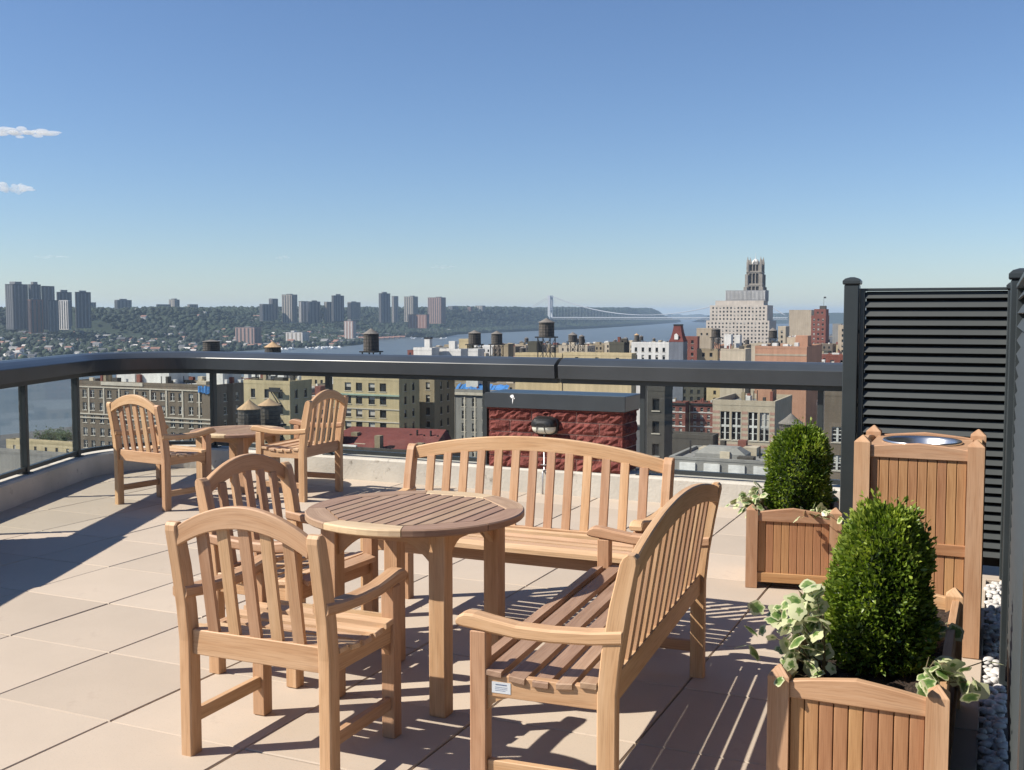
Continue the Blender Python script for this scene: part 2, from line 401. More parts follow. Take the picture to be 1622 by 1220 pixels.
# ---- bulkhead lamp on the pier
LP = gp(-3.955 + .535, 8.221); LAMP = thing('bulkhead_lamp', 'black oval bulkhead lamp with hooded frosted lens on the red pier', 'lamp', (LP.x, LP.y, .572), GA)
def stadium(rx, rz_, y, n=28):
    out = []
    for k in range(n):
        th = 2 * math.pi * k / n; c, s_ = math.cos(th), math.sin(th)
        e = .62; out.append((rx * math.copysign(abs(c) ** e, c), y, rz_ * math.copysign(abs(s_) ** e, s_)))
    return out
m = MB(); m.sweep([stadium(.118, .078, .008), stadium(.118, .078, -.02), stadium(.112, .073, -.026)], sm=False); m.ob('back_plate', PLASTIC, LAMP)
prof = [(.108, .070, -.024), (.106, .068, -.05), (.098, .060, -.075), (.08, .045, -.092), (.05, .025, -.10)]
m = MB(); rings = [stadium(a * .97, b * .97, c + .002) for a, b, c in prof]; m.sweep(rings, sm=True); m.ob('lens', LENS, LAMP)
m = MB()                                                            # the hood covers the upper half
rings = [[(x * 1.03, y - .003, max(z * 1.04, -.004)) for x, y, z in stadium(a, b, c)] for a, b, c in prof]
m.sweep(rings, sm=False); m.ob('hood', PLASTIC, LAMP)
for x in (-.045, .03):
    m = MB(); m.tube([(x * 1.2, -.03, -.07), (x * 1.15, -.06, -.064), (x, -.088, -.045), (x * .9, -.1, -.02), (x * .8, -.103, .0)], .0035, 6); m.ob('guard_bar', PLASTIC, LAMP)
m = MB(); m.tube([(-.01, -.012, -.078), (-.01, -.012, -.372), (-.01, -.03, -.38), (-.01, -.045, -.39), (-.01, -.045, -.575)], .008, 8); m.ob('conduit', CONDUIT, LAMP)
m = MB(); m.box(-.035, .015, -.03, -.006, -.33, -.325); m.ob('conduit_strap', CONDUIT, LAMP)

# ---- louvered privacy screens
def screen(label, org, rz, Wd, Ht, ends):
    t = thing('louver_screen', label, 'screen', org, rz)            # local x along the screen, -y towards the terrace
    for x in ends:
        m = MB(); m.cbox(x - .042, x + .042, -.042, .042, 0, Ht + .035, .006, 2); p = m.ob('post', DARKMETAL, t)
        m = MB(); h = Ht + .035
        sq = lambda r, z: [(x - r, -r, z), (x + r, -r, z), (x + r, r, z), (x - r, r, z)]
        m.sweep([sq(.046, h), sq(.05, h + .006), sq(.05, h + .022), sq(.036, h + .036), sq(.012, h + .044)]); m.ob('post_cap', DARKMETAL, p)
    e0 = 0 if len(ends) == 1 else min(ends); x0, x1 = e0 + .06, e0 + Wd - .06
    for x in (x0, x1): m = MB(); m.cbox(x - .014, x + .014, -.02, .03, .05, Ht, .003, 2); m.ob('stile', DARKMETAL, t)
    m = MB(); m.cbox(x0 - .014, x1 + .014, -.022, .032, Ht - .004, Ht + .012, .003, 0); m.ob('head_rail', DARKMETAL, t)
    m = MB(); m.box(x0 + .016, x1 - .016, .034, .038, .06, Ht - .006); m.ob('gap_shade_sheet', GAPSHADE, t)  # black sheet added behind the louvers to paint their gaps as shade
    me = MB(); w2, th = .0195, .003; c, s_ = math.cos(R(60)), math.sin(R(60))
    def pt(u, v): return (u * c - v * s_, u * s_ + v * c)
    ring = [pt(-w2, -th), pt(w2, -th), pt(w2, th), pt(-w2, th)]
    L = x1 - x0 - .028
    me.sweep([[(-L / 2, a, b) for a, b in ring], [(L / 2, a, b) for a, b in ring]]); me = me.mesh('louver', LOUVER)
    n = int((Ht - .09) / .0525)
    for k in range(n):
        o = link('louver', me, t, ((x0 + x1) / 2, -.004, Ht - .03 - k * .0525)); o.rotation_euler = (random.uniform(-.015, .015), 0, 0)
    for x in (x0 - .026, x1 + .026):
        for z in (.35, .95, Ht - .25): m = MB(); m.cbox(x - .013, x + .013, -.008, .008, z, z + .02, .002); m.ob('bracket', DARKMETAL, t)
    return t
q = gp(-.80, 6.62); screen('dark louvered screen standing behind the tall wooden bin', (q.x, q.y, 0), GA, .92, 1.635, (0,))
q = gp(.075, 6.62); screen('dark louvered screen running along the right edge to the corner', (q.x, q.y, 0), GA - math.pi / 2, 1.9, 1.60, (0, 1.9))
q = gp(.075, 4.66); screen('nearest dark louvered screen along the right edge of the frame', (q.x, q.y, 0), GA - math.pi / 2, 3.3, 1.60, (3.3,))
# pebble strip
m = MB(); pr = random.Random(3)
for k in range(620):
    a = pr.uniform(-.025, .055); b = pr.uniform(2.2, 6.55); P = gp(a, b); r = pr.uniform(.011, .022); z = pr.uniform(-.03, .006)
    n0 = len(m.v); rx, ry, rz_ = r * pr.uniform(.8, 1.3), r * pr.uniform(.8, 1.3), r * pr.uniform(.5, .8); th = pr.uniform(0, 3)
    ring = lambda s, zz: [(P.x + s * (rx * math.cos(2 * math.pi * j / 7 + th)), P.y + s * ry * math.sin(2 * math.pi * j / 7 + th), z + zz * rz_) for j in range(7)]
    m.sweep([ring(.5, -.85), ring(.92, -.4), ring(1, .1), ring(.75, .7), ring(.3, .97)], sm=True)
m.ob('pebbles', PEBBLE, label='white pebbles in the narrow strip beside the right louvered screen', category='pebbles', kind='stuff')

# ================================================================== FURNITURE
def arch(x, hw, z_end, z_mid): return z_mid - (z_mid - z_end) * (abs(x) / hw) ** 2.0
def seat_piece(name, label, cat, Wd, nslat, group):
    """armchair or bench: local x to the right seen from behind, y towards the front."""
    t = thing(name, label, cat, group=group); h = Wd / 2 - .0275; hw = h - .0225
    m = MB()
    zs = [(0, -.2), (.40, -.2), (.52, -.212), (.66, -.235), (.785, -.262), (.803, -.266), (.813, -.268)]; wd = [.029] * 4 + [.026, .021, .010]
    m.strip([((y - w, z), (y + w, z)) for (z, y), w in zip(zs, wd)], -.0225, .0225, 'x', .004); rl = m.mesh('leg', TEAK)
    m = MB(); m.cbox(-.026, .026, -.026, .026, 0, .548, .004, 2); fleg = m.mesh('leg', TEAK)
    m = MB(); ys = [(-.245, .592, .040), (-.15, .580, .040), (-.03, .574, .040), (.08, .576, .041), (.16, .588, .044), (.215, .598, .047), (.245, .598, .044), (.262, .590, .033), (.271, .578, .016)]
    m.strip([((y, z - th), (y, z)) for y, z, th in ys], -.029, .029, 'x', .007); arm = m.mesh('armrest', TEAK)
    m = MB(); m.cbox(-.014, .014, -.172, .175, .348, .415, .003, 1); rail = m.mesh('side_rail', TEAK)
    m = MB(); m.cbox(-.0125, .0125, -.172, .175, .105, .15, .003, 1); stre = m.mesh('stretcher', TEAK)
    m = MB(); m.strip([((.175, .349), (.175, .30)), ((.16, .349), (.16, .322)), ((.135, .349), (.135, .338)), ((.11, .349), (.11, .346))], -.009, .009, 'x', .001); brk = m.mesh('bracket', TEAK)
    for s in (-1, 1):
        link('leg', rl, t, (s * h, 0, 0)); link('leg', fleg, t, (s * h, .2, 0)); link('armrest', arm, t, (s * h, 0, 0))
        link('side_rail', rail, t, (s * h, 0, 0)); link('stretcher', stre, t, (s * h, 0, 0)); link('bracket', brk, t, (s * h, 0, 0))
    m = MB(); m.cbox(-hw, hw, -.213, -.185, .352, .438, .004, 0); m.ob('back_rail', TEAK, t)
    m = MB(); m.cbox(-hw, hw, .187, .211, .345, .412, .004, 0); m.ob('front_rail', TEAK, t)
    N = 22; m = MB(); secs = []
    for i in range(N + 1):
        x = -hw + 2 * hw * i / N; secs.append(((x, arch(x, hw, .735, .808)), (x, arch(x, hw, .802, .882))))
    m.strip(secs, -.28, -.252, 'y', .004); m.ob('top_rail', TEAK, t)
    for k in range(nslat):
        x = -hw + 2 * hw * (k + 1) / (nslat + 1) * 1.0; zt = arch(x, hw, .735, .808) + .006
        m = MB(); w = .021; th = .0075
        ring = lambda y, z: [(x - w, y - th, z), (x + w, y - th, z), (x + w, y + th, z), (x - w, y + th, z)]
        yt = -.2 - .062 * (zt - .425) / .4
        m.sweep([ring(-.199, .425), ring(-.2085, .48), ring((yt - .2085) / 2, (zt + .48) / 2), ring(yt, zt)]); m.ob('back_slat', TEAK, t)
    prof = [(-.146, .429), (-.072, .418), (.002, .414), (.076, .419), (.15, .431), (.224, .432)]
    for i, (y, z) in enumerate(prof):
        inner = i == 5
        L = Wd / 2 - .058 if inner else Wd / 2 - .004
        sl = 0 if i in (0, 5) else (prof[i + 1][1] - prof[i - 1][1]) / (prof[i + 1][0] - prof[i - 1][0])
        if i == 5: sl = -.25
        m = MB(); w = .0245
        m.strip([((y - w, z - w * sl - .02), (y - w, z - w * sl)), ((y - w * .3, z - w * .3 * sl - .02), (y - w * .3, z - w * .3 * sl)), ((y + w * .4, z + w * .4 * sl - .02), (y + w * .4, z + w * .4 * sl)), ((y + w, z + w * sl - .02), (y + w, z + w * sl))], -L, L, 'x', .003)
        for ui, uvs in enumerate(m.uv): m.uv[ui] = [(m.v[vi][0] * 1.0 + i * .7, (m.v[vi][1] + m.v[vi][2]) * 1.0) for vi in m.f[ui]]
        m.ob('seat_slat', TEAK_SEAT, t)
    return t
ch = seat_piece('armchair', 'nearest teak armchair seen from behind at the left of the round table', 'chair', .61, 5, 'slatted teak armchairs')
ch.location = (-.761, 3.66, 0); ch.rotation_euler = (0, 0, R(-23.2))
copy_tree(ch, 'teak armchair tucked under the left side of the main round table', (-.934, 4.585, 0), R(-115.8))
copy_tree(ch, 'far left teak armchair with its back to us beside the curved railing', (-2.755, 8.425, 0), R(-32.5))
copy_tree(ch, 'far teak armchair turned left towards the small low table', (-1.75, 8.83, 0), R(68.5))
be = seat_piece('garden_bench', 'teak bench seen from its end at the right of the round table', 'bench', 1.45, 13, 'arched slatted teak benches')
be.location = (.337, 3.784, 0); be.rotation_euler = (0, 0, R(69.5))
copy_tree(be, 'teak bench facing us behind the round table in front of the pier', (.006, 5.137, 0), R(156.2))
for o in be.children:                                              # this one has the greyer, older seat
    if o.name.startswith('seat_slat'): o.data = o.data.copy(); o.data.materials[0] = TEAK_TOP
# maker's plate on the near end rail of the bench
m = MB(); m.box(-.030, .030, -.0012, 0, -.017, .017)
pl = m.ob('maker_plate', PLATE, be, loc=(-.6975 - .0142, .128, .378)); pl.rotation_euler = (0, 0, -math.pi / 2)
for z, x0, x1, hh in ((.009, -.018, .016, .0035), (.001, -.02, .02, .0014), (-.004, -.02, .018, .0014), (-.009, -.02, .012, .0014)):
    m = MB(); x = x0; pr = random.Random(int(z * 1e4) + 9)
    while x < x1: w = pr.uniform(.0015, .004); m.box(x, x + w, -.0017, -.00125, z - hh / 2, z + hh / 2); x += w + .001
    m.ob('print_line', INK, pl)

def round_table(label, loc, rz, Rr, zt, nsl, leg_rot):
    t = thing('round_table', label, 'table', loc, rz, 'round slatted teak tables')
    th = .026; ri = Rr - .075; n = 8
    for k in range(n):                                             # rim of eight shaped pieces with straight inner edges
        a0 = 2 * math.pi * k / n + .004 + math.pi / 8; a1 = 2 * math.pi * (k + 1) / n - .004 + math.pi / 8; m = MB(); secs = []
        am = (a0 + a1) / 2; rin = ri * math.cos(math.pi / n)
        for i in range(9):
            a = a0 + (a1 - a0) * i / 8; r2 = rin / math.cos(a - am)
            secs.append(((r2 * math.cos(a), r2 * math.sin(a)), (Rr * math.cos(a), Rr * math.sin(a))))
        m.strip(secs, zt - th - .004, zt, 'z', .005)
        m.ob('rim_piece', TEAK_PALE if k in (3, 7) else TEAK_TOP, t)
    rin = ri * math.cos(math.pi / n) - .002
    def ext(y):                                                    # inner octagon, vertices at pi/8 + k pi/4
        best = 9
        for k in range(n):
            a = math.pi / 8 + math.pi / n + 2 * math.pi * k / n
            if math.cos(a) > 1e-6: best = min(best, (rin - y * math.sin(a)) / math.cos(a))
        return best
    wsl = 2 * rin / nsl
    for k in range(nsl):
        y0 = -rin + k * wsl + .0035; y1 = y0 + wsl - .007; m = MB()
        m.strip([((-ext(y0), y0), (-ext(y1), y1)), ((0, y0), (0, y1)), ((ext(y0), y0), (ext(y1), y1))], zt - th, zt - .0005, 'z', .003); m.ob('top_slat', TEAK_TOP, t)
    q = Rr * .77
    for k in range(4):
        a = leg_rot + k * math.pi / 2; x, y = q * math.cos(a), q * math.sin(a)
        m = MB(); m.cbox(-.034, .034, -.034, .034, 0, zt - th - .005, .005, 2); o = m.ob('leg', TEAK, t, loc=(x, y, 0)); o.rotation_euler = (0, 0, a + math.pi / 4)
    d = q * math.sqrt(2) / 2
    for k in range(4):
        a = leg_rot + math.pi / 4 + k * math.pi / 2; L = d - .035; m = MB(); secs = []
        for i in range(17):
            x = -L + 2 * L * i / 16; e = max(0, (abs(x) - L + .11) / .11); secs.append(((x, zt - th - .055 - .075 * e ** 1.6), (x, zt - th - .006)))
        m.strip(secs, -.012, .012, 'y', .002); o = m.ob('apron', TEAK, t, loc=(d * math.cos(a), d * math.sin(a), 0)); o.rotation_euler = (0, 0, a + math.pi / 2)
    return t
round_table('large round slatted teak table in the middle of the seating', (-.385, 4.25, 0), R(65.6), .435, .725, 12, R(-69 - 65.6))
round_table('small low round teak table between the two far armchairs', (-2.36, 9.22, 0), R(65.6), .40, .50, 11, R(-69 - 65.6))

# ---- planters and bin
def panel(t, L, z0, z1, nb, off, a, mid=None, peak=.028):
    """one framed side of vertical boards, centre at distance off in direction a."""
    def put(m, name, mat):
        o = m.ob(name, mat, t, loc=(off * math.cos(a), off * math.sin(a), 0)); o.rotation_euler = (0, 0, a + math.pi / 2); return o
    h = L / 2; w = L / nb
    me = MB(); me.cbox(-w / 2 + .0012, w / 2 - .0012, -.006, .008, z0 + .02, z1 - .03, .0025, 2); me = me.mesh('board', TEAK_PANEL)
    for k in range(nb):
        x = -h + w * (k + .5); o = link('board', me, t, (off * math.cos(a) + x * math.cos(a + math.pi / 2), off * math.sin(a) + x * math.sin(a + math.pi / 2), 0)); o.rotation_euler = (0, 0, a + math.pi / 2)
    m = MB(); m.cbox(-h - .004, h + .004, -.016, .012, z0, z0 + .052, .003, 0); put(m, 'bottom_rail', TEAK_PANEL)
    m = MB(); m.strip([((x, z1 - .055), (x, z1 + peak * max(0, 1 - abs(x) / h) ** .8 * 1.0 - .006)) for x in [-h - .004 + (2 * h + .008) * i / 12 for i in range(13)]], -.016, .012, 'y', .003); put(m, 'top_rail', TEAK)
    if mid: m = MB(); m.cbox(-h - .004, h + .004, -.015, .012, mid, mid + .05, .003, 0); put(m, 'middle_rail', TEAK_PANEL)
def corner_posts(t, hx, hz, r=.031, hy=None):
    m = MB(); sq = lambda q, z: [(-q, -q, z), (q, -q, z), (q, q, z), (-q, q, z)]
    m.sweep([sq(r - .003, 0), sq(r, .004), sq(r, hz - .03), sq(r - .001, hz - .027), sq(.003, hz)])
    me = m.mesh('post', TEAK)
    for sx in (-1, 1):
        for sy in (-1, 1): link('post', me, t, (sx * hx, sy * (hy or hx), 0))
def planter(label, c, rz, Wd=.5, Ht=.46, Dp=None):
    t = thing('wooden_planter', label, 'planter', (c[0], c[1], 0), rz, 'teak planter boxes'); hx = Wd / 2 - .031; hy = (Dp or Wd) / 2 - .031
    corner_posts(t, hx, Ht, hy=hy)
    for k in range(4): L = hx if k % 2 else hy; panel(t, 2 * L - .064, .035, Ht - .035, round(L / .0243), (hy if k % 2 else hx) + .005, k * math.pi / 2)
    m = MB(); rr = random.Random(2); n = 16; P = {}
    for i in range(n + 1):
        for j in range(n + 1): P[i, j] = len(m.v); m.v.append((-hx + 2 * hx * i / n, -hy + 2 * hy * j / n, Ht - .085 + rr.uniform(-.012, .014)))
    for i in range(n):
        for j in range(n): m.face([P[i, j], P[i + 1, j], P[i + 1, j + 1], P[i, j + 1]])
    m.ob('soil', SOIL, t); part_ = MB(); part_.box(-hx + .012, hx - .012, -hy + .012, hy - .012, .045, Ht - .1); part_.ob('leak_blocker', SOIL, t); return t  # soil, and an unseen box added to stop light leaking between the boards
FAR_P = (1.585, 5.985); NEAR_P = (1.241, 3.581)
planter('square teak planter with clipped shrub in front of the railing by the screen', FAR_P, R(-15))
planter('nearest long teak planter with a tall clipped shrub at the bottom right', NEAR_P, GA, Dp=1.24)
bc = (1.893, 4.934); BIN = thing('litter_bin', 'tall teak litter bin with a steel ring in its top before the louvers', 'bin', (bc[0], bc[1], 0), GA)
hx = .235; corner_posts(BIN, hx, .955, .034)
for k in range(4): panel(BIN, 2 * hx - .07, .06, .915, 10, hx + .006, k * math.pi / 2, mid=.44, peak=.02)
m = MB(); m.box(-hx + .012, hx - .012, -hx + .012, hx - .012, .07, .82); m.ob('leak_blocker', SOIL, BIN)  # hidden box added to keep light out of the board gaps
m = MB(); n = 32                                                    # top board with a round hole
inner = [(.166 * math.cos(2 * math.pi * k / n), .166 * math.sin(2 * math.pi * k / n)) for k in range(n)]
outer = []
for k in range(n):
    c, s_ = math.cos(2 * math.pi * k / n), math.sin(2 * math.pi * k / n); e = .212 / max(abs(c), abs(s_)); outer.append((c * e, s_ * e))
m.sweep([[(x, y, .89) for x, y in outer], [(x, y, .907) for x, y in outer], [(x, y, .907) for x, y in inner], [(x, y, .89) for x, y in inner]], caps=False, closed=True); m.ob('top_board', TEAK, BIN)
m = MB(); m.lathe([(.172, .907), (.174, .914), (.170, .920), (.158, .918), (.15, .906), (.135, .85), (.10, .83), (.02, .826)], 40, caps=False); st = m.ob('steel_bowl', STEEL, BIN)

# ================================================================== PLANTS IN THE PLANTERS
def leafmat(name, dark, mid, light, trans=.35, rough=.35):
    m, t, p, lk = nodes(name)
    g_ = t.nodes.new('ShaderNodeAttribute'); g_.attribute_name = 'tone'; g_.attribute_type = 'GEOMETRY'
    c = ramp(t, lk, g_.outputs['Fac'], [(0.0, dark), (.5, mid), (1.0, light)])
    lk(c, p.inputs['Base Color']); p.inputs['Roughness'].default_value = rough; p.inputs['Specular IOR Level'].default_value = .45
    tr = t.nodes.new('ShaderNodeBsdfTranslucent'); lk(hsv(t, lk, c, v=1.3, s=1.1), tr.inputs['Color'])
    mx = t.nodes.new('ShaderNodeMixShader'); mx.inputs[0].default_value = trans
    lk(p.outputs[0], mx.inputs[1]); lk(tr.outputs[0], mx.inputs[2]); lk(mx.outputs[0], t.nodes['Material Output'].inputs['Surface']); return m
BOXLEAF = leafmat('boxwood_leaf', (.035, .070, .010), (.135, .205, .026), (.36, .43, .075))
BARK = plain('bark', (.12, .085, .055), .9, vary=.3, nscale=30, bumpv=.6)
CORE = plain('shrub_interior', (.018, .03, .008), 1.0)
def npmesh(name, V, Fc, mat, tone=None, smooth=False):
    k = Fc.shape[1]; me = bpy.data.meshes.new(name); me.vertices.add(len(V)); me.vertices.foreach_set('co', V.astype(np.float32).ravel())
    me.loops.add(Fc.size); me.loops.foreach_set('vertex_index', Fc.astype(np.int32).ravel())
    me.polygons.add(len(Fc)); me.polygons.foreach_set('loop_start', np.arange(0, Fc.size, k, dtype=np.int32))
    me.polygons.foreach_set('loop_total', np.full(len(Fc), k, np.int32))
    if smooth: me.polygons.foreach_set('use_smooth', np.ones(len(Fc), bool))
    me.materials.append(mat); me.update(calc_edges=True)
    if tone is not None:
        a = me.attributes.new('tone', 'FLOAT', 'POINT'); a.data.foreach_set('value', tone.astype(np.float32))
    return me
def lumps(P, seed, n=60, s=9.0):
    r = np.random.default_rng(seed); K = r.normal(0, s, (n, 3)); ph = r.uniform(0, 6.28, n)
    return np.sin(P @ K.T + ph).sum(1) / math.sqrt(n)
def boxwood(label, c, zb, Hh, Rr, N, seed, lean=(0, 0), ls=1.0):
    t = thing('boxwood_shrub', label, 'shrub', (c[0], c[1], zb), 0, 'clipped boxwood shrubs'); r = np.random.default_rng(seed)
    z = r.uniform(0.02, 1, N) ** .9; ph = r.uniform(0, 2 * np.pi, N)
    prof = np.interp(z, [0, .08, .25, .5, .7, .85, .95, 1.0], [.60, .88, 1.0, .99, .88, .72, .51, .18])
    D = np.stack([np.cos(ph), np.sin(ph), z * 2.2], -1)
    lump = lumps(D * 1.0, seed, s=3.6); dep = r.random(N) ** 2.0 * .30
    rad = Rr * prof * (1 + .13 * lump) * (1 - dep); P = np.stack([rad * np.cos(ph), rad * np.sin(ph), z * Hh * (1 + .02 * lump)], -1)
    l2 = lumps(D, seed + 9, s=13.0); P *= (1 + .07 * np.clip(l2 - .7, 0, 1.2))[:, None]
    spr = r.random(N) < .06; P[spr] *= (1 + r.uniform(.02, .10, spr.sum()))[:, None]
    P[:, 0] += lean[0] * z; P[:, 1] += lean[1] * z
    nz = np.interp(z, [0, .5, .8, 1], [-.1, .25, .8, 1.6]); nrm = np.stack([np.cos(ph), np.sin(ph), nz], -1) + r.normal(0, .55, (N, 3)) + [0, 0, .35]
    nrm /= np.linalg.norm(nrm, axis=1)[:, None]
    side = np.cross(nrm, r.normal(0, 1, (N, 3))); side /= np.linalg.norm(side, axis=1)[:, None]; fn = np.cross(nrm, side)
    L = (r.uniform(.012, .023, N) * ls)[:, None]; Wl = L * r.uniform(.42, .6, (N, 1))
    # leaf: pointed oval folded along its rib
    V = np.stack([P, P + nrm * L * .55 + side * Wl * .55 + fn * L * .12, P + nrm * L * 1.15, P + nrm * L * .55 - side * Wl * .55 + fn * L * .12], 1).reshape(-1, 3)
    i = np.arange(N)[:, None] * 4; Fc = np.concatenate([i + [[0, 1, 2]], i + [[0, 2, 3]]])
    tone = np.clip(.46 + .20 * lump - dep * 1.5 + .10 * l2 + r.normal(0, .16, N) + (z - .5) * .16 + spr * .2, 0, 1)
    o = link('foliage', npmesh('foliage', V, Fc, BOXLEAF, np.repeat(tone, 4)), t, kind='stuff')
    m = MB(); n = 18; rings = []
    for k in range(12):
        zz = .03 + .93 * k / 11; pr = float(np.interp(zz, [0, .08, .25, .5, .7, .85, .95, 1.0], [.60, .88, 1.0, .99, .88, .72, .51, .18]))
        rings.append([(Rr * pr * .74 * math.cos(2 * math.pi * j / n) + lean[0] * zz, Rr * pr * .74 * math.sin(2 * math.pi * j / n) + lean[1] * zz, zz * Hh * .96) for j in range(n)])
    m.sweep(rings, sm=True); m.ob('dark_core', CORE, t)  # dark solid core filling the shrub behind its leaves
    m = MB(); m.tube([(0, 0, -.03), (.004, .003, .03), (0, 0, .12)], [.014, .012, .009], 8); m.ob('trunk', BARK, t)
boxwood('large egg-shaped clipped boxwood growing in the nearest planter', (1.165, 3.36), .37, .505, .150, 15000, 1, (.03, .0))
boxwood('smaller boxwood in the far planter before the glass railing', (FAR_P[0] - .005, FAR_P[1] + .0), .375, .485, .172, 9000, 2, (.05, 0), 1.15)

def ivymat():
    m, t, p, lk = nodes('variegated_ivy_leaf')
    uv = t.nodes.new('ShaderNodeTexCoord'); sp = t.nodes.new('ShaderNodeSeparateXYZ'); lk(uv.outputs['UV'], sp.inputs[0])
    f = noise(t, lk, mapping(t, lk, 'Object', (1, 1, 1)), 2.6, 3, .6)
    a = t.nodes.new('ShaderNodeMath'); a.operation = 'MULTIPLY_ADD'; lk(f, a.inputs[0]); a.inputs[1].default_value = 1.15; lk(sp.outputs['X'], a.inputs[2])
    sh = t.nodes.new('ShaderNodeMath'); sh.operation = 'ADD'; lk(a.outputs[0], sh.inputs[0]); lk(mrange(t, lk, rand(t), 0, 1, -.42, .05), sh.inputs[1])
    c = ramp(t, lk, sh.outputs[0], [(.55, (.07, .14, .035)), (.82, (.16, .24, .07)), (.98, (.20, .28, .09)), (1.04, (.52, .53, .32))])
    lk(c, p.inputs['Base Color']); p.inputs['Roughness'].default_value = .38
    tr = t.nodes.new('ShaderNodeBsdfTranslucent'); lk(c, tr.inputs['Color']); mx = t.nodes.new('ShaderNodeMixShader'); mx.inputs[0].default_value = .25
    lk(p.outputs[0], mx.inputs[1]); lk(tr.outputs[0], mx.inputs[2]); lk(mx.outputs[0], t.nodes['Material Output'].inputs['Surface']); return m
IVY = ivymat(); STEM = plain('ivy_stem', (.16, .13, .07), .7)
def ivy_leaf(seed):
    rr = random.Random(seed); m = MB(); out = []
    n = 18
    for k in range(n):                                             # lobed heart outline, stalk at the origin, tip at +x
        th = -math.pi + 2 * math.pi * (k + .5) / n; r = .5 * (1 + .13 * math.cos(5 * th) + .22 * math.cos(th)) * rr.uniform(.93, 1.07)
        out.append((.42 + r * math.cos(th), r * .95 * math.sin(th)))
    zf = lambda x, y: -.20 * y * y - .22 * (x - .35) ** 2 + .05 * math.sin(5 * x + seed) * abs(y)
    c = len(m.v); m.v.append((.4, 0, zf(.4, 0))); mid0 = len(m.v)
    for x, y in out: xx, yy = .4 + (x - .4) * .6, y * .6; m.v.append((xx, yy, zf(xx, yy) - .02 * abs(yy) * 0))
    rim = len(m.v)
    for x, y in out: m.v.append((x, y, zf(x, y)))
    for k in range(n):
        k2 = (k + 1) % n
        m.face([c, mid0 + k, mid0 + k2], 0, [(0, k / 3), (.6, k / 3), (.6, (k + 1) / 3)], True)
        m.face([mid0 + k, rim + k, rim + k2, mid0 + k2], 0, [(.6, k / 3), (1, k / 3), (1, (k + 1) / 3), (.6, (k + 1) / 3)], True)
    return m.mesh('leaf', IVY)
LEAVES = [ivy_leaf(s) for s in range(5)]
def ivy(label, c, zb, dirs, n, seed, size, spread, rise):
    t = thing('variegated_ivy', label, 'ivy', (c[0], c[1], zb), 0, 'variegated ivy plants in the planters'); rr = random.Random(seed)
    for k in range(n):
        a = rr.choice(dirs) + rr.gauss(0, .35); d = abs(rr.gauss(0, .5)) * spread + .02; h = rise * rr.uniform(.15, 1.0) * (1 - .55 * min(1, d / (spread * 1.3)))
        x, y = d * math.cos(a), d * math.sin(a); s = size * rr.uniform(.6, 1.2)
        o = link('leaf', rr.choice(LEAVES), t, (x, y, h)); o.scale = (s, s * rr.uniform(.8, 1.05), s)
        o.rotation_euler = (rr.gauss(0, .65), rr.gauss(.3, .65), a + rr.gauss(0, .9))
        if k % 3 == 0:
            m = MB(); m.tube([(x * .2, y * .2, -.01), (x * .6, y * .6, h * .7), (x, y, h)], .0018, 5); m.ob('stem', STEM, t)
x, y = 1.10, 3.23
ivy('pale variegated ivy spilling over the left side of the nearest planter', (x - .13, y + .02), .385, [R(190), R(150), R(230)], 110, 4, .050, .18, .33)
ivy('variegated ivy with broad leaves at the front right of the nearest planter', (x + .12, y - .10), .40, [R(-20), R(-80), R(30)], 34, 6, .060, .16, .085)
ivy('shaded ivy leaves at the back right of the nearest planter', (x + .26, y + .32), .39, [R(0), R(60), R(200)], 22, 9, .066, .10, .11)
x, y = FAR_P
ivy('pale variegated ivy trailing off the left of the far planter', (x - .17, y - .02), .39, [R(185), R(140), R(225)], 60, 12, .052, .17, .17)
ivy('low ivy at the front edge of the far planter under its shrub', (x + .06, y - .17), .40, [R(-60), R(-120), R(-10)], 30, 14, .048, .14, .06)
ivy('sunlit ivy at the back right corner of the far planter', (x + .17, y + .10), .40, [R(20), R(80)], 16, 15, .045, .10, .12)

# ================================================================== CITY AND RIVER
ZS, ZW = -48.0, -83.0                                              # street level, river level
WALLS = {k: facade('wall_' + k, c, rnd=.07) for k, c in dict(
    tan=(.28, .23, .155), cream=(.45, .37, .225), brown=(.165, .135, .105), grey=(.24, .235, .22), white=(.62, .61, .58), red=(.20, .078, .062),
    orange=(.40, .225, .15), dark=(.075, .07, .063), beige=(.39, .325, .245), olive=(.085, .082, .066), pale=(.46, .395, .30), maroon=(.14, .045, .04), blue=(.15, .165, .195)).items()}
ROOFM = plain('roof_membrane', (.20, .195, .185), .95, vary=.3, nscale=.4, stain=(.25, (.08, .08, .08), .58))
ROOFP = plain('roof_pale', (.42, .41, .39), .95, vary=.25, nscale=.4)
TRIM = plain('stone_trim', (.46, .42, .35), .9, vary=.15, nscale=.6)
GREENTRIM = plain('copper_trim', (.25, .33, .27), .8, vary=.2, nscale=.5)
IRON = plain('black_iron', (.015, .015, .016), .6)
TANKWOOD = plain('tank_wood', (.085, .075, .065), .95, vary=.35, nscale=1.5, rnd=.25)
TANKROOF = plain('tank_roof_tan', (.40, .27, .155), .9, vary=.15, nscale=1.0)
TANKGREY = plain('tank_roof_grey', (.16, .145, .13), .9, vary=.2, nscale=1.0)
BLUETARP = plain('blue_tarp', (.035, .15, .38), .5, vary=.4, nscale=1.2)
PANE = plain('far_pane', (.030, .032, .036), .25, vary=.5, nscale=.35)
m, t, p, lk = nodes('river_water')
o_ = mapping(t, lk, 'Object', (1, 1, 1)); f1 = noise(t, lk, o_, .012, 4, .6); f2 = noise(t, lk, o_, .15, 4, .6)
lk(ramp(t, lk, f1, [(.35, (.07, .09, .10)), (.65, (.095, .115, .124))]), p.inputs['Base Color']); p.inputs['Roughness'].default_value = .42
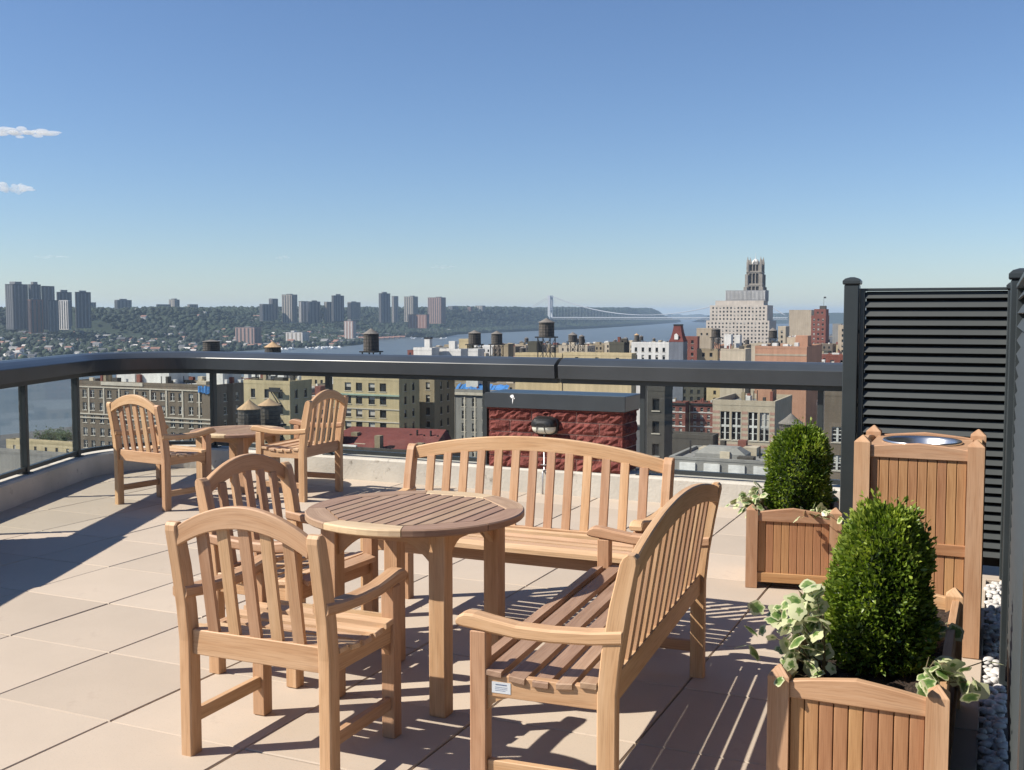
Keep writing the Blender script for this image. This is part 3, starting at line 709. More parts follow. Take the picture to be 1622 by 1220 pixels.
p.inputs['Specular IOR Level'].default_value = .35; bump(t, lk, p, f2, .6, 1.2); WATER = m
ASPHALT = plain('asphalt', (.06, .06, .06), .95, vary=.25, nscale=.05)

def part(root, name, mat, boxes, **kw):
    m = MB()
    for b in boxes: m.box(*b)
    return m.ob(name, mat, root, **kw)
def wall_mesh(m, x0, x1, z0, z1, wins, rev, fx):
    """one wall plane with openings; wins: (x, z, w, h); fx maps (x, depth, z) to a point."""
    xs = sorted({x0, x1} | {v for w in wins for v in (round(w[0], 3), round(w[0] + w[2], 3))})
    zs = sorted({z0, z1} | {v for w in wins for v in (round(w[1], 3), round(w[1] + w[3], 3))})
    op = set(); xi = {v: i for i, v in enumerate(xs)}; zi = {v: i for i, v in enumerate(zs)}
    for w in wins:
        for i in range(xi[round(w[0], 3)], xi[round(w[0] + w[2], 3)]):
            for k in range(zi[round(w[1], 3)], zi[round(w[1] + w[3], 3)]): op.add((i, k))
    for k in range(len(zs) - 1):
        i = 0
        while i < len(xs) - 1:
            if (i, k) in op: i += 1; continue
            j = i
            while j < len(xs) - 1 and (j, k) not in op: j += 1
            m.poly([fx(xs[i], 0, zs[k]), fx(xs[j], 0, zs[k]), fx(xs[j], 0, zs[k + 1]), fx(xs[i], 0, zs[k + 1])]); i = j
    for x, z, w, h in wins:
        a, b, c, d = (x, z), (x + w, z), (x + w, z + h), (x, z + h)
        for p_, q_ in ((a, b), (b, c), (c, d), (d, a)):
            m.poly([fx(p_[0], rev, p_[1]), fx(q_[0], rev, q_[1]), fx(q_[0], 0, q_[1]), fx(p_[0], 0, p_[1])])
WCACHE = {}
def window_mesh(w, h, style):
    key = (round(w, 2), round(h, 2), style)
    if key in WCACHE: return WCACHE[key]
    m = MB(); d = .26
    m.poly([(0, d, 0), (w, d, 0), (w, d, h), (0, d, h)], 1)
    if style != 'hole':
        fr = .09 if style == 'sash' else .07; y0 = d - .1
        m.box(0, fr, y0, d + .02, 0, h); m.box(w - fr, w, y0, d + .02, 0, h); m.box(fr, w - fr, y0, d + .02, h - fr, h); m.box(fr, w - fr, y0, d + .02, 0, fr)
        if style == 'sash': m.box(fr, w - fr, y0 + .02, d + .02, h * .5 - .04, h * .5 + .04)
        if style == 'pair': m.box(w / 2 - .07, w / 2 + .07, y0, d + .02, fr, h - fr); m.box(fr, w - fr, y0 + .03, d + .02, h * .5 - .04, h * .5 + .04)
        if style == 'tall':
            for q in range(1, 4): m.box(fr, w - fr, y0 + .03, d + .02, h * q / 4 - .05, h * q / 4 + .05)
            m.box(w / 2 - .16, w / 2 + .16, y0 - .05, d + .02, fr, h - fr); m.box(fr, w - fr, y0 - .03, d + .02, h * .45, h * .53)
        m.box(-.12, w + .12, -.10, d, -.16, -.012, 2)
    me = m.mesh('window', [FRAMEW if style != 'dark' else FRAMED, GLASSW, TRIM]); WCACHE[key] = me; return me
def block(root, x0, x1, y0, y1, z0, z1, mat, S_=None, E_=None, par=.7, joined=False, roof=ROOFM, trim=None):
    """a block of a building: local -y is its sunlit street face, +x its shaded side. S_/E_: dict(rows, top, fh, xs=[(x,w)...], h, style)"""
    m = MB(); panes = MB(); zt = z1 - par
    for face, sp in (('S', S_), ('E', E_)):
        L = x1 - x0 if face == 'S' else y1 - y0
        fx = (lambda x, d, z: (x0 + x, y0 + d, z)) if face == 'S' else (lambda x, d, z: (x1 - d, y0 + x, z))
        wins = []
        if sp:
            bay = sp['bay']; nb = max(1, int((L - sp.get('edge', .6)) / bay)); mg = (L - nb * bay) / 2
            for r in range(sp['rows']):
                z = z1 - sp['top'] - (r + 1) * sp['fh'] + (sp['fh'] - sp['h']) * .5
                if z < z0 + .3: break
                for k in range(nb):
                    for xo in sp.get('at', (.5,)):
                        x = mg + bay * (k + xo) - sp['w'] / 2
                        if x > .15 and x + sp['w'] < L - .15: wins.append((round(x, 3), round(z, 3), sp['w'], sp['h']))
        wall_mesh(m, 0, L, z0, zt, wins, .28, fx)
        for x, z, w, h in wins:
            if joined: panes.poly([fx(x, .27, z), fx(x + w, .27, z), fx(x + w, .27, z + h), fx(x, .27, z + h)])
            else:
                o = link('window', window_mesh(w, h, sp.get('style', 'sash')), root, fx(x, 0, z))
                if face == 'E': o.rotation_euler = (0, 0, math.pi / 2)
    m.poly([(x1, y1, z0), (x0, y1, z0), (x0, y1, zt), (x1, y1, zt)]); m.poly([(x0, y1, z0), (x0, y0, z0), (x0, y0, zt), (x0, y1, zt)])
    m.ob('wall', mat, root)
    if joined and panes.v: panes.ob('window_panes', PANE, root, kind='stuff')
    rf = MB(); rf.poly([(x0, y0, zt - .02), (x1, y0, zt - .02), (x1, y1, zt - .02), (x0, y1, zt - .02)]); rf.ob('roof', roof, root)
    th = .35; e = .04
    part(root, 'parapet', trim or mat, [(x0 - e, x1 + e, y0 - e, y0 + th, zt + .003, z1), (x0 - e, x1 + e, y1 - th, y1 + e, zt + .003, z1), (x0 - e, x0 + th, y0 + th + .004, y1 - th - .004, zt + .003, z1), (x1 - th, x1 + e, y0 + th + .004, y1 - th - .004, zt + .003, z1)])
def extents(uc, D, uL, uR):
    xc, yc = ux(uc, D), D
    kl, kr = (uL - CU) / F, (uR - CU) / F
    w = (xc - kl * yc) / (CA - kl * SA * 1.0)                       # corner - w*(CA,SA) on the left ray
    d = (kr * yc - xc) / (-SA - kr * CA) if uR > uc + .2 else 12.0
    return xc, yc, w, max(4.0, min(d, 60.0))
SIZE = {}
def clutter(t, n, seed, hmax=1.6):
    w, d, h = SIZE[t.name]; r = random.Random(seed)
    for k in range(n):
        x, y = r.uniform(-w + .6, -1.4), r.uniform(.6, max(1.2, d - 1.5)); q = r.random()
        if q < .45: part(t, 'chimney', WALLS[r.choice(['red', 'tan', 'white', 'dark'])], [(x, x + r.uniform(.4, .9), y, y + .8, h - .71, h + r.uniform(.3, hmax))])
        elif q < .8: part(t, 'roof_unit', WALLS[r.choice(['white', 'pale', 'grey', 'dark'])], [(x, x + r.uniform(.8, 2.2), y, y + r.uniform(.8, 2), h - .71, h + r.uniform(.1, hmax * .7))])
        else: part(t, 'vent_pipe', IRON, [(x, x + .14, y, y + .14, h - .71, h + r.uniform(.5, hmax * 1.3))])
def bld(name, label, uc, D, uL, uR, vt, mat, S_=None, E_=None, zb=ZS, vb=None, group=None, joined=False, par=.7, roof=ROOFM, trim=None, cat='building', dmax=None):
    x, y, w, d = extents(uc, D, uL, uR)
    if dmax: d = min(d, dmax)
    zt = at(uc, vt, D).z
    if vb: zb = at(uc, vb, D).z
    t = thing(name, label, cat, (x, y, zb), GA, group); block(t, -w, 0, 0, d, 0, zt - zb, WALLS[mat], S_, E_, par, joined, roof, trim); SIZE[t.name] = (w, d, zt - zb)
    return t, w, d, zt - zb
def sp(rows, top=.9, fh=3.1, bay=3.0, w=1.25, h=1.8, style='sash', at=(.5,), edge=.6): return dict(rows=rows, top=top, fh=fh, bay=bay, w=w, h=h, style=style, at=at, edge=edge)

# ---- water tanks
def tank(label, u, D, v_top, v_bar, v_bot, wpx, zfoot, roofm=TANKGREY, name='water_tank', stand=True, grp='wooden rooftop water tanks'):
    """roof tip, eaves and barrel bottom at rows v_top, v_bar, v_bot of the photo at depth D."""
    r = wpx / 2 / F * D; z0, z1, z2 = at(u, v_bot, D).z, at(u, v_bar, D).z, at(u, v_top, D).z
    t = thing(name, label, 'water tank', (ux(u, D), D, zfoot), GA, grp); H = z0 - zfoot
    m = MB(); n = 32; rings = []
    for z in np.linspace(H, z1 - zfoot, 5):
        tp = 1 + .03 * (1 - (z - H) / (z1 - z0)); rings.append([((r * tp + (.0 if j % 2 else -.035 * r)) * math.cos(2 * math.pi * j / n), (r * tp + (.0 if j % 2 else -.035 * r)) * math.sin(2 * math.pi * j / n), z) for j in range(n)])
    m.sweep(rings); m.ob('barrel', TANKWOOD, t)
    for k in range(5):
        z = H + (z1 - z0) * (.08 + .2 * k); m = MB(); m.lathe([(r * 1.03, z), (r * 1.045, z + .02 * r), (r * 1.03, z + .05 * r)], 24, caps=False); m.ob('hoop', IRON, t)
    m = MB(); m.lathe([(r * 1.1, z1 - zfoot - .02), (r * 1.1, z1 - zfoot + .03 * r), (r * .55, (z1 * .5 + z2 * .5) - zfoot), (.06, z2 - zfoot)], 16, sm=False); m.ob('conical_roof', roofm, t)
    if stand and H > .4:
        q = r * .85; part(t, 'platform', IRON, [(-r * 1.15, r * 1.15, -r * 1.15, r * 1.15, H - .18 * r, H - .03)])
        for sx in (-1, 1):
            for sy in (-1, 1): part(t, 'leg', IRON, [(sx * q - .1, sx * q + .1, sy * q - .1, sy * q + .1, 0, H - .18 * r)])
        m = MB()
        for sy in (-1, 1): m.tube([(-q, sy * q, .1), (q, sy * q, H - .3 * r)], .06, 5); m.tube([(q, sy * q, .1), (-q, sy * q, H - .3 * r)], .06, 5)
        m.ob('cross_brace', IRON, t)
    return t

# ---- ground and river
m = MB(); sh = [(-3000, -600), (-420, -600)]
def city_z(a): return float(np.interp(a, [-640, -600, -430, -330], [ZW + 1.2, ZW + 3, -70, ZS]))
AA = [-615, -598, -500, -430, -330, 0, 700, 9000]; BBv = [-500, 200, 900, 2500, 20000]
for i in range(len(AA) - 1):
    for k in range(len(BBv) - 1):
        m.poly([gp(AA[i], BBv[k], city_z(AA[i])), gp(AA[i + 1], BBv[k], city_z(AA[i + 1])), gp(AA[i + 1], BBv[k + 1], city_z(AA[i + 1])), gp(AA[i], BBv[k + 1], city_z(AA[i]))])
m.poly([gp(-615, -500, ZW - 1), gp(-615, -500, city_z(-615)), gp(-615, 20000, city_z(-615)), gp(-615, 20000, ZW - 1)])
m.ob('city_ground', ASPHALT, kind='structure')
m = MB(); m.poly([(-9000, -600, ZW), (16000, -600, ZW), (16000, 26000, ZW), (-9000, 26000, ZW)]); m.ob('river', WATER, kind='structure')

# ---- nearest roofs seen through the glass
t, w, d, h = bld('apartment_house', 'long brown apartment house with stone bands seen through the left glass', 338, 250, 112, 392, 610, 'brown',
    sp(6, 1.6, 3.15, 5.6, 1.35, 1.9, 'pair', (.27, .73)), sp(6, 1.6, 3.15, 4.4, 1.2, 1.9), roof=ROOFP, dmax=26)
for z in (1.35, 8.05, 9.0): part(t, 'stone_band', TRIM, [(-w - .12, .12, -.18, -.003, h - z - .3, h - z)])
part(t, 'sign_panel', TRIM, [(-w * .78, -w * .48, -.14, -.045, h - .95, h - .1)])
for k in range(9): part(t, 'pier_strip', TRIM, [(-w + .5 + k * w / 9, -w + .95 + k * w / 9, -.12, -.003, h - 8, h - 1.7)])
for x0, x1, hh in ((-w + 8, -w + 14, 2.8), (-w + 16, -w + 25, 3.4), (-8, -3, 2.4)): part(t, 'bulkhead', WALLS['white'], [(x0, x1, 7, 14, h - .7, h + hh)])
part(t, 'bulkhead', WALLS['pale'], [(-5.4, -2.6, .5, 3, h - .7, h + .7)])
rr = random.Random(31)
for k in range(22):
    x, y = rr.uniform(-w + 1, -1.5), rr.uniform(2, 22); part(t, rr.choice(['chimney', 'roof_unit', 'vent_box']), WALLS[rr.choice(['white', 'pale', 'red', 'dark', 'tan'])], [(x, x + rr.uniform(.5, 1.6), y, y + rr.uniform(.5, 1.5), h - .71, h + rr.uniform(.3, 1.9))])
m = MB(); rr = random.Random(5); n = 10
for i in range(n):
    z = [h - .4 + rr.uniform(-.2, .2), h - 2.0 + rr.uniform(-.25, .25)]; x = -4.4 + 4.6 * i / n; x2 = -4.4 + 4.6 * (i + 1) / n; yy = -.25 - .12 * (i % 2); y2 = -.25 - .12 * ((i + 1) % 2)
    m.poly([(x, yy, z[1]), (x2, y2, z[1]), (x2, y2, z[0]), (x, yy, z[0])])
tp = m.ob('tarpaulin', BLUETARP, None, loc=t.location, rz=GA, label='crumpled blue tarpaulin hanging over the brown roof edge', category='tarpaulin')
sol = tp.modifiers.new('thickness', 'SOLIDIFY'); sol.thickness = .03

t, w, d, h = bld('apartment_house', 'yellowish brick apartment block with fire escape behind the two tan tanks', 459, 215, 385, 493, 604, 'cream', sp(6, 1.1, 3.1, 3.4, 1.1, 1.8, 'dark'), sp(6, 1.1, 3.1, 3.2, 1.1, 1.8, 'dark'), dmax=20)
fe = MB()
for k in range(4):
    z = h - 2.2 - k * 3.1; fe.box(-4.4, -1.6, -1.0, -.05, z, z + .06); fe.box(-4.4, -1.6, -1.02, -.96, z, z + .9); fe.tube([(-4.2, -.6, z), (-1.9, -.6, z - 3.0)], .12, 5)
fe.ob('fire_escape', IRON, t)
t2, w, d, h = bld('apartment_house', 'cream six storey house with green cornice seen through the glass', 632, 250, 527, 664, 599, 'cream',
    sp(6, .8, 3.1, 6.6, 1.75, 1.95, 'dark', (.25, .72)), sp(6, .8, 3.1, 3.8, 1.1, 1.8, 'dark'), roof=ROOFP, dmax=13)
part(t2, 'cornice', GREENTRIM, [(-w - .3, .3, -.45, -.003, h - 4.35, h - 4.0)])
for z in (7.4, 10.4, 13.5): part(t2, 'stone_band', TRIM, [(-w - .1, .1, -.14, -.003, h - z - .22, h - z)])
bld('apartment_house', 'tall tan wing rising behind the cream house with a shaded side', 688, 262, 650, 720, 596, 'tan', sp(7, .9, 3.1, 3.0, 1.1, 1.8, 'dark'), sp(7, .9, 3.1, 3.6, 1.0, 1.8, 'dark'), dmax=22)
t3, w, d, h = bld('apartment_house', 'grey stone house with arched bays left of the railing post by the pier', 800, 285, 719, 812, 619, 'grey', sp(6, 1.8, 3.4, 3.1, 1.35, 2.3, 'pair'), None, dmax=14)
for k in range(5): part(t3, 'quoin_strip', TRIM, [(-w + k * 3.1 - .1, -w + k * 3.1 + .35, -.12, -.003, h - 20, h - 2)])
part(t3, 'cornice', TRIM, [(-w - .3, .3, -.5, -.003, h - 1.5, h - .8)])
m = MB(); rr = random.Random(8)
for i in range(16):
    x = -w + i * w / 16; yy = .6 + rr.uniform(0, .6)
    m.poly([(x, yy, h + .02), (x + w / 16, yy, h + .02), (x + w / 16, yy + 1.6, h + 1.1 + rr.uniform(0, .5)), (x, yy + 1.6, h + 1.1 + rr.uniform(0, .5))])
tp = m.ob('tarpaulin', BLUETARP, None, loc=t3.location, rz=GA, label='blue sheeting along the roof of the grey house', category='tarpaulin')
sol = tp.modifiers.new('thickness', 'SOLIDIFY'); sol.thickness = .05
t4, w, d, h = bld('apartment_house', 'low dark building with a maroon sloping roof just below the railing', 690, 118, 470, 735, 716, 'dark', None, None, dmax=12, par=.5)
m = MB(); m.poly([(-w + 1, .6, h - .4), (-1.2, .6, h - .4), (-2.4, 7, h + 1.7), (-w + 3, 7, h + 1.5)]); m.poly([(-2.4, 7, h + 1.7), (-1.2, 7.3, h - .5), (-w + 1, 7.3, h - .5), (-w + 3, 7, h + 1.5)]); m.poly([(-1.2, .6, h - .4), (-1.2, 7.3, h - .5), (-2.4, 7, h + 1.7)]); m.poly([(-w + 1, 7.3, h - .5), (-w + 1, .6, h - .4), (-w + 3, 7, h + 1.5)])
m.ob('pitched_roof', WALLS['maroon'], t4)
part(t4, 'bulkhead', WALLS['dark'], [(-w + 2.2, -w + 4.4, 1.0, 3, h - .4, h + 2.2)]); part(t4, 'skylight', WALLS['white'], [(-w + 3, -w + 8, -.0, .3, h + .01, h + .2)])
for k in range(5): part(t4, 'vent_pipe', IRON, [(-2.6 - k * .9, -2.45 - k * .9, 5, 5.2, h, h + 1.2 + .5 * (k % 2))])
bld('apartment_house', 'narrow grey brown building seen through the glass right of the pier', 1053, 150, 1026, 1060, 612, 'dark', sp(6, 1, 3.2, 2.6, 1.0, 1.7, 'dark'), None, dmax=10)
for uc, uL, uR, vt, lab in ((1086, 1050, 1093, 637, 'left'), (1131, 1094, 1140, 638, 'right')):
    t, w, d, h = bld('row_house', 'red brick row house with white trimmed windows, %s of the pair' % lab, uc, 440, uL, uR, vt, 'red', sp(6, 1.6, 2.9, 2.9, 1.2, 1.7), None, dmax=14, group='red brick row houses')
    part(t, 'cornice', IRON, [(-w - .2, .2, -.4, -.003, h - 1.3, h - .5)])
    for k in range(3): part(t, 'stone_band', WALLS['white'], [(-w, 0, -.16, -.003, h - 4.1 - k * 5.8 - .35, h - 4.1 - k * 5.8)])
t, w, d, h = bld('school_building', 'striped beige and pink block with tall twin windows and flat roof', 1228, 200, 1130, 1256, 636, 'pale', None, sp(3, 3.2, 5.5, 4.0, 1.3, 2.2, 'dark'), dmax=24, par=1.0)
for o in [c for c in t.children if c.name.startswith('wall')]: bpy.data.objects.remove(o)
m = MB(); wins = [(w * .13, h - 7.6, 1.75, 5.4), (w * .13 + 2.15, h - 7.6, 1.75, 5.4), (w * .58, h - 7.6, 1.75, 5.4), (w * .58 + 2.15, h - 7.6, 1.75, 5.4)] + [(x, h - 11.3, 1.6, 2.0) for x in (w * .13, w * .13 + 2.1, w * .58, w * .58 + 2.1)]
wall_mesh(m, 0, w, 0, h - 1, wins, .28, lambda x, dd, z: (-w + x, dd, z)); m.poly([(0, 0, 0), (0, d, 0), (0, d, h - 1), (0, 0, h - 1)]); m.poly([(-w, d, 0), (-w, 0, 0), (-w, 0, h - 1), (-w, d, h - 1)]); m.poly([(0, d, 0), (-w, d, 0), (-w, d, h - 1), (0, d, h - 1)])
m.ob('wall', WALLS['pale'], t)
for i, (x, z, ww, hh) in enumerate(wins): link('window', window_mesh(ww, hh, 'tall' if i < 4 else 'pair'), t, (-w + x, 0, z))
PINK = facade('pink_band', (.40, .25, .20))
xs = [0] + sorted(v for x, z, ww, hh in wins[:4] for v in (x, x + ww)) + [w]
for k in range(7):
    z = h - 2.6 - k * 1.05
    segs = [(0, w * .13 - .14), (w * .13 + 4.05, w * .58 - .14), (w * .58 + 4.05, w)] if h - 7.9 < z < h - 2.1 else [(0, w)]
    for a, b in segs: part(t, 'brick_band', PINK, [(-w + a, -w + b, -.03, -.003, z, z + .5)])
part(t, 'bulkhead', WALLS['orange'], [(-w * .45, -w * .2, 9, 14, h - 1, h + 2.0)]); part(t, 'roof_unit', WALLS['white'], [(-w * .6, -w * .5, 6, 8, h - 1, h + .4)])
t, w, d, h = bld('loft_building', 'big flat orange brick building with a shaded right side above the rail', 1277, 300, 1196, 1307, 549, 'orange', None, None, dmax=28)
for z in (2.2, 9): part(t, 'brick_band', WALLS['beige'], [(-w, 0, -.06, -.003, h - z - .5, h - z)])
part(t, 'bulkhead', WALLS['orange'], [(-4.0, -.6, 5, 11, h - .7, h + 2.9)]); part(t, 'bulkhead', WALLS['beige'], [(-6.6, -4.2, 6, 11, h - .7, h + 2.3)])
for k in range(3): part(t, 'roof_unit', WALLS['white'], [(-13 + k * 3, -11.6 + k * 3, 2, 4, h - .7, h + .5 + .3 * (k % 2))])
bld('loft_building', 'shaded grey tan building behind the far shrub beside the screen', 1352, 165, 1305, 1372, 621, 'brown', sp(4, 4.5, 4.4, 4.2, 1.7, 2.4, 'tall'), None, dmax=12)
t, w, d, h = bld('low_building', 'near low grey roof with a skylight right below the railing', 1285, 95, 1062, 1330, 735, 'grey', None, None, dmax=9, par=.25)
m = MB(); sk = lambda r, z: [(-8.6 - r, 3.4 - r * .5, h + z), (-8.6 + r, 3.4 - r * .5, h + z), (-8.6 + r, 3.4 + r * .5, h + z), (-8.6 - r, 3.4 + r * .5, h + z)]
m.sweep([sk(2.4, -.25), sk(2.4, .15), sk(1.5, .75)]); m.ob('skylight', WALLS['grey'], t)
for k in range(4): part(t, 'white_panel', WALLS['white'], [(-w + 1 + k * 2.3, -w + 2.5 + k * 2.3, -.12, -.003, h - 1.4, h - .5)])
bld('loft_building', 'pinkish brick house in shadow left of the striped block', 1130, 178, 1053, 1136, 690, 'dark', None, None, dmax=10)

# ---- tanks
tank('tan topped wooden water tank, left of the pair behind the far chairs', 394, 172, 633, 648, 676, 35, at(394, 700, 172).z, TANKROOF)
tank('tan topped wooden water tank, right of the pair behind the far chairs', 426, 176, 631, 642, 672, 33, at(426, 700, 176).z, TANKROOF)
tank('weathered cone topped tank beside the striped school block', 1254, 140, 655, 671, 698, 36, at(1254, 712, 140).z, TANKGREY)
tank('dark squat tank peeping over the curved part of the rail', 336, 240, 538, 541, 556, 26, at(336, 585, 240).z)
tank('tan cone topped tank peeping over the rail left of centre', 433, 230, 541, 550, 560, 25, at(433, 590, 230).z, TANKROOF)
tank('dark wooden water tank standing alone before the river', 588.5, 215, 520, 529, 556, 24, at(588, 590, 215).z)
tank('dark water tank on stilts, left of the twin tanks in the middle', 752, 300, 523, 528, 545, 19.5, at(752, 566, 300).z)
tank('dark water tank on stilts, right of the twin tanks in the middle', 787, 310, 524, 529, 545, 17.5, at(787, 566, 310).z)
tank('largest water tank on a tall black frame below the bridge tower', 865.5, 250, 504, 511, 533, 24.5, at(865, 572, 250).z)
tank('small pale banded water tank right of the largest tank', 907, 420, 526, 531, 541, 14, at(907, 558, 420).z)
tank('small dark water tank behind the largest tank', 921, 440, 530, 533, 546, 9, at(921, 560, 440).z)
tank('small tan tank beside the white mansard house', 1008, 500, 528, 531, 541, 8, at(1008, 556, 500).z, TANKROOF)
tank('dark domed tank on the white base in front of the office block', 1223, 520, 519, 524, 535, 13, at(1223, 548, 520).z)
tank('dark tank right of the red house in front of the office block', 1133, 430, 519, 522, 534, 14, at(1133, 556, 430).z)

# ---- roofs above the rail: particular buildings
t, w, d, h = bld('rooftop_bulkheads', 'white stepped rooftop bulkheads with chimneys left of the twin tanks', 684, 266, 655, 690, 551, 'white', None, None, dmax=6, vb=598)
part(t, 'chimney', WALLS['white'], [(-2.6, -1.1, 1, 2.4, h - .5, h + 2.2)]); part(t, 'chimney_cap', IRON, [(-2.7, -1.0, .9, 2.5, h + 2.2, h + 2.5)])
t, w, d, h = bld('rooftop_bulkheads', 'white sloped rooftop bulkhead with a tall chimney beside the twin tanks', 730, 268, 694, 733, 553, 'white', None, None, dmax=6, vb=600)
part(t, 'chimney', WALLS['white'], [(-3.9, -2.2, 1, 2.6, h - .5, h + 1.9)])
bld('low_building', 'white box bulkhead under the twin tanks', 757, 290, 738, 760, 553, 'white', None, None, dmax=5, vb=619)
bld('low_building', 'cream bulkhead behind the twin tanks', 742, 330, 727, 744, 537, 'cream', None, None, dmax=5, vb=600)
bld('low_building', 'tan bulkhead right of the twin tanks', 805, 330, 794, 811, 545, 'tan', None, None, dmax=6, vb=600)
t, w, d, h = bld('low_building', 'long cream roof wall with small square windows right above the rail', 1000, 270, 892, 1003, 560, 'cream', sp(1, .5, 2.2, 5.5, .9, .9, 'hole'), None, dmax=8)
bld('low_building', 'long cream roof wall under the largest tank', 890, 285, 816, 893, 560, 'cream', None, None, dmax=8)
bld('low_building', 'dark olive bulkhead behind the largest tank', 850, 300, 836, 853, 541, 'olive', None, None, dmax=7)
bld('low_building', 'big dark olive box bulkhead right of the largest tank', 988, 290, 965, 997, 542, 'olive', None, None, dmax=8)
t, w, d, h = bld('mansard_house', 'white house with a red mansard corner tower before the river', 1081, 470, 1000, 1083, 543, 'white', sp(3, 1.6, 3.3, 3.2, 1.2, 1.9, 'dark'), sp(3, 1.6, 3.3, 3.2, 1.2, 1.9, 'dark'), dmax=20)
part(t, 'tower', WALLS['blue'], [(-6.2, .25, -.3, 6.4, 0, h + .4)])
m = MB(); q = lambda i, z: [(-6.3 + i, -.4 + i, h + z), (.35 - i, -.4 + i, h + z), (.35 - i, 6.5 - i, h + z), (-6.3 + i, 6.5 - i, h + z)]
m.sweep([q(0, .4), q(.7, 2.2), q(1.3, 4.6), q(1.75, 7.4)]); m.ob('mansard_roof', WALLS['maroon'], t); part(t, 'roof_crest', IRON, [(-4.7, -1.2, 1.2, 4.9, h + 7.4, h + 8.0)])
m = MB(); m.box(-3.8, -2.1, -.35, .9, h + 1.4, h + 3.2); m.poly([(-4.0, -.4, h + 3.2), (-1.9, -.4, h + 3.2), (-2.95, -.4, h + 4.1)]); m.ob('dormer', WALLS['white'], t)
bld('apartment_house', 'red brick house beside the mansard tower', 1104, 520, 1079, 1107, 533, 'red', sp(6, 1.2, 3.0, 3.0, 1.2, 1.6, 'dark'), None, dmax=12)
bld('low_building', 'pale penthouse with three small windows behind the red brick house', 1127, 560, 1103, 1131, 520, 'beige', sp(1, 1.6, 3, 3.0, 1, 1.2, 'dark'), None, dmax=9)
bld('apartment_house', 'olive brick house with dark roof front of the red brick house', 1136, 470, 1104, 1140, 553, 'tan', sp(2, 1.0, 3.2, 3.4, 1.3, 1.8, 'dark'), None, dmax=10)
bld('low_building', 'blank cream wall with a pale panel left of the orange building', 1180, 450, 1141, 1193, 553, 'pale', None, None, dmax=14)
bld('low_building', 'white bulkhead cluster behind the cream wall', 1157, 480, 1147, 1160, 530, 'white', None, None, dmax=4)
bld('low_building', 'slim white bulkhead standing behind the cream wall', 1171, 485, 1163, 1174, 531, 'white', None, None, dmax=4)
bld('low_building', 'long pale roof edge behind the orange building', 1262, 380, 1190, 1266, 545, 'pale', None, None, dmax=8)
bld('apartment_house', 'red fronted house right of the orange building', 1344, 330, 1308, 1350, 562, 'red', sp(2, 1, 3, 3, 1.2, 1.6), None, dmax=10)

WALLS['office'] = facade('wall_office', (.50, .445, .385))
# ---- office block, church tower and the towers beside them
t, w, d, h = bld('office_block', 'big white office block with rows of square windows below the church tower', 1217, 1300, 1118, 1231, 508, 'office', sp(14, 1.2, 4.5, 4.45, 2.0, 2.3, 'hole'), None, zb=-45, joined=False, dmax=44)
block(t, -w + 3.5, -3.5, 4, d - 4, h - 1.0, h + 18.6, WALLS['office'], sp(4, 1.0, 4.5, 4.45, 2.0, 2.3, 'hole'), None, .7)
block(t, -w + 9, -9, 9, d - 9, h + 17.8, h + 24.4, WALLS['office'], None, None, .6)
RIB = facade('ribbed_penthouse', (.27, .27, .275)); block(t, -w + 21, -7.5, 12, d - 12, h + 23.7, h + 37, RIB, None, None, .6)
for k in range(30):
    x = -w + 21 + (w - 28.5) * (k + .2) / 30; part(t, 'rib', WALLS['white'], [(x, x + .5, 11.6, 11.997, h + 25.5, h + 36)])
STONE = facade('church_stone', (.27, .245, .21), vary=.2); STONED = facade('church_recess', (.06, .055, .05))
Dc = 1440; base = at(1194, 505, Dc); zc = -42
CH = thing('church_tower', 'tall gothic stone church tower rising behind the white office block', 'church tower', (ux(1194, Dc), Dc, zc), GA)
def cz(v): return at(1194, v, Dc).z - zc
lv = [(0, cz(470), 12.2), (cz(470), cz(452), 11.0), (cz(452), cz(431), 10.0), (cz(431), cz(419), 8.9)]
for i, (z0, z1, hw) in enumerate(lv):
    nl = 3; ow = hw * .34; wins = [] if i == 0 else [(hw - hw * .62 + k * hw * .45 - ow * .0, z0 + (z1 - z0) * .12, ow, (z1 - z0) * .76) for k in range(nl)]
    m = MB(); pn = MB()
    for rot in range(4):
        c, s_ = round(math.cos(rot * math.pi / 2)), round(math.sin(rot * math.pi / 2))
        fx = lambda x, dd, z, c=c, s_=s_: ((x - hw) * c - (-hw + dd) * s_, (x - hw) * s_ + (-hw + dd) * c, z)
        wall_mesh(m, 0, 2 * hw, z0, z1, wins, 1.2, fx)
        for x, z, ww, hh in wins: pn.poly([fx(x, 1.2, z), fx(x + ww, 1.2, z), fx(x + ww, 1.2, z + hh), fx(x, 1.2, z + hh)])
    m.poly([(-hw, -hw, z1), (hw, -hw, z1), (hw, hw, z1), (-hw, hw, z1)]); m.ob('tower_stage', STONE, CH)
    if pn.v: pn.ob('lancet_openings', STONED, CH)
    part(CH, 'string_course', STONE, [(-hw - .4, hw + .4, -hw - .4, hw + .4, z1 - .7, z1 - .05)])
for sx in (-1, 1):
    for sy in (-1, 1):
        m = MB(); z = 0
        for z0, z1, r, off in ((0, cz(472), 2.6, 11.6), (cz(472), cz(455), 2.2, 10.6), (cz(455), cz(435), 1.8, 9.6), (cz(435), cz(416), 1.4, 8.6)):
            m.box(sx * off - r, sx * off + r, sy * off - r, sy * off + r, z0, z1)
        r = 1.3; o_ = 8.6; sq = lambda q, z: [(sx * o_ - q, sy * o_ - q, z), (sx * o_ + q, sy * o_ - q, z), (sx * o_ + q, sy * o_ + q, z), (sx * o_ - q, sy * o_ + q, z)]
        m.sweep([sq(1.3, cz(416)), sq(1.0, cz(413)), sq(.1, cz(407))]); m.ob('corner_buttress', STONE, CH)
m = MB()
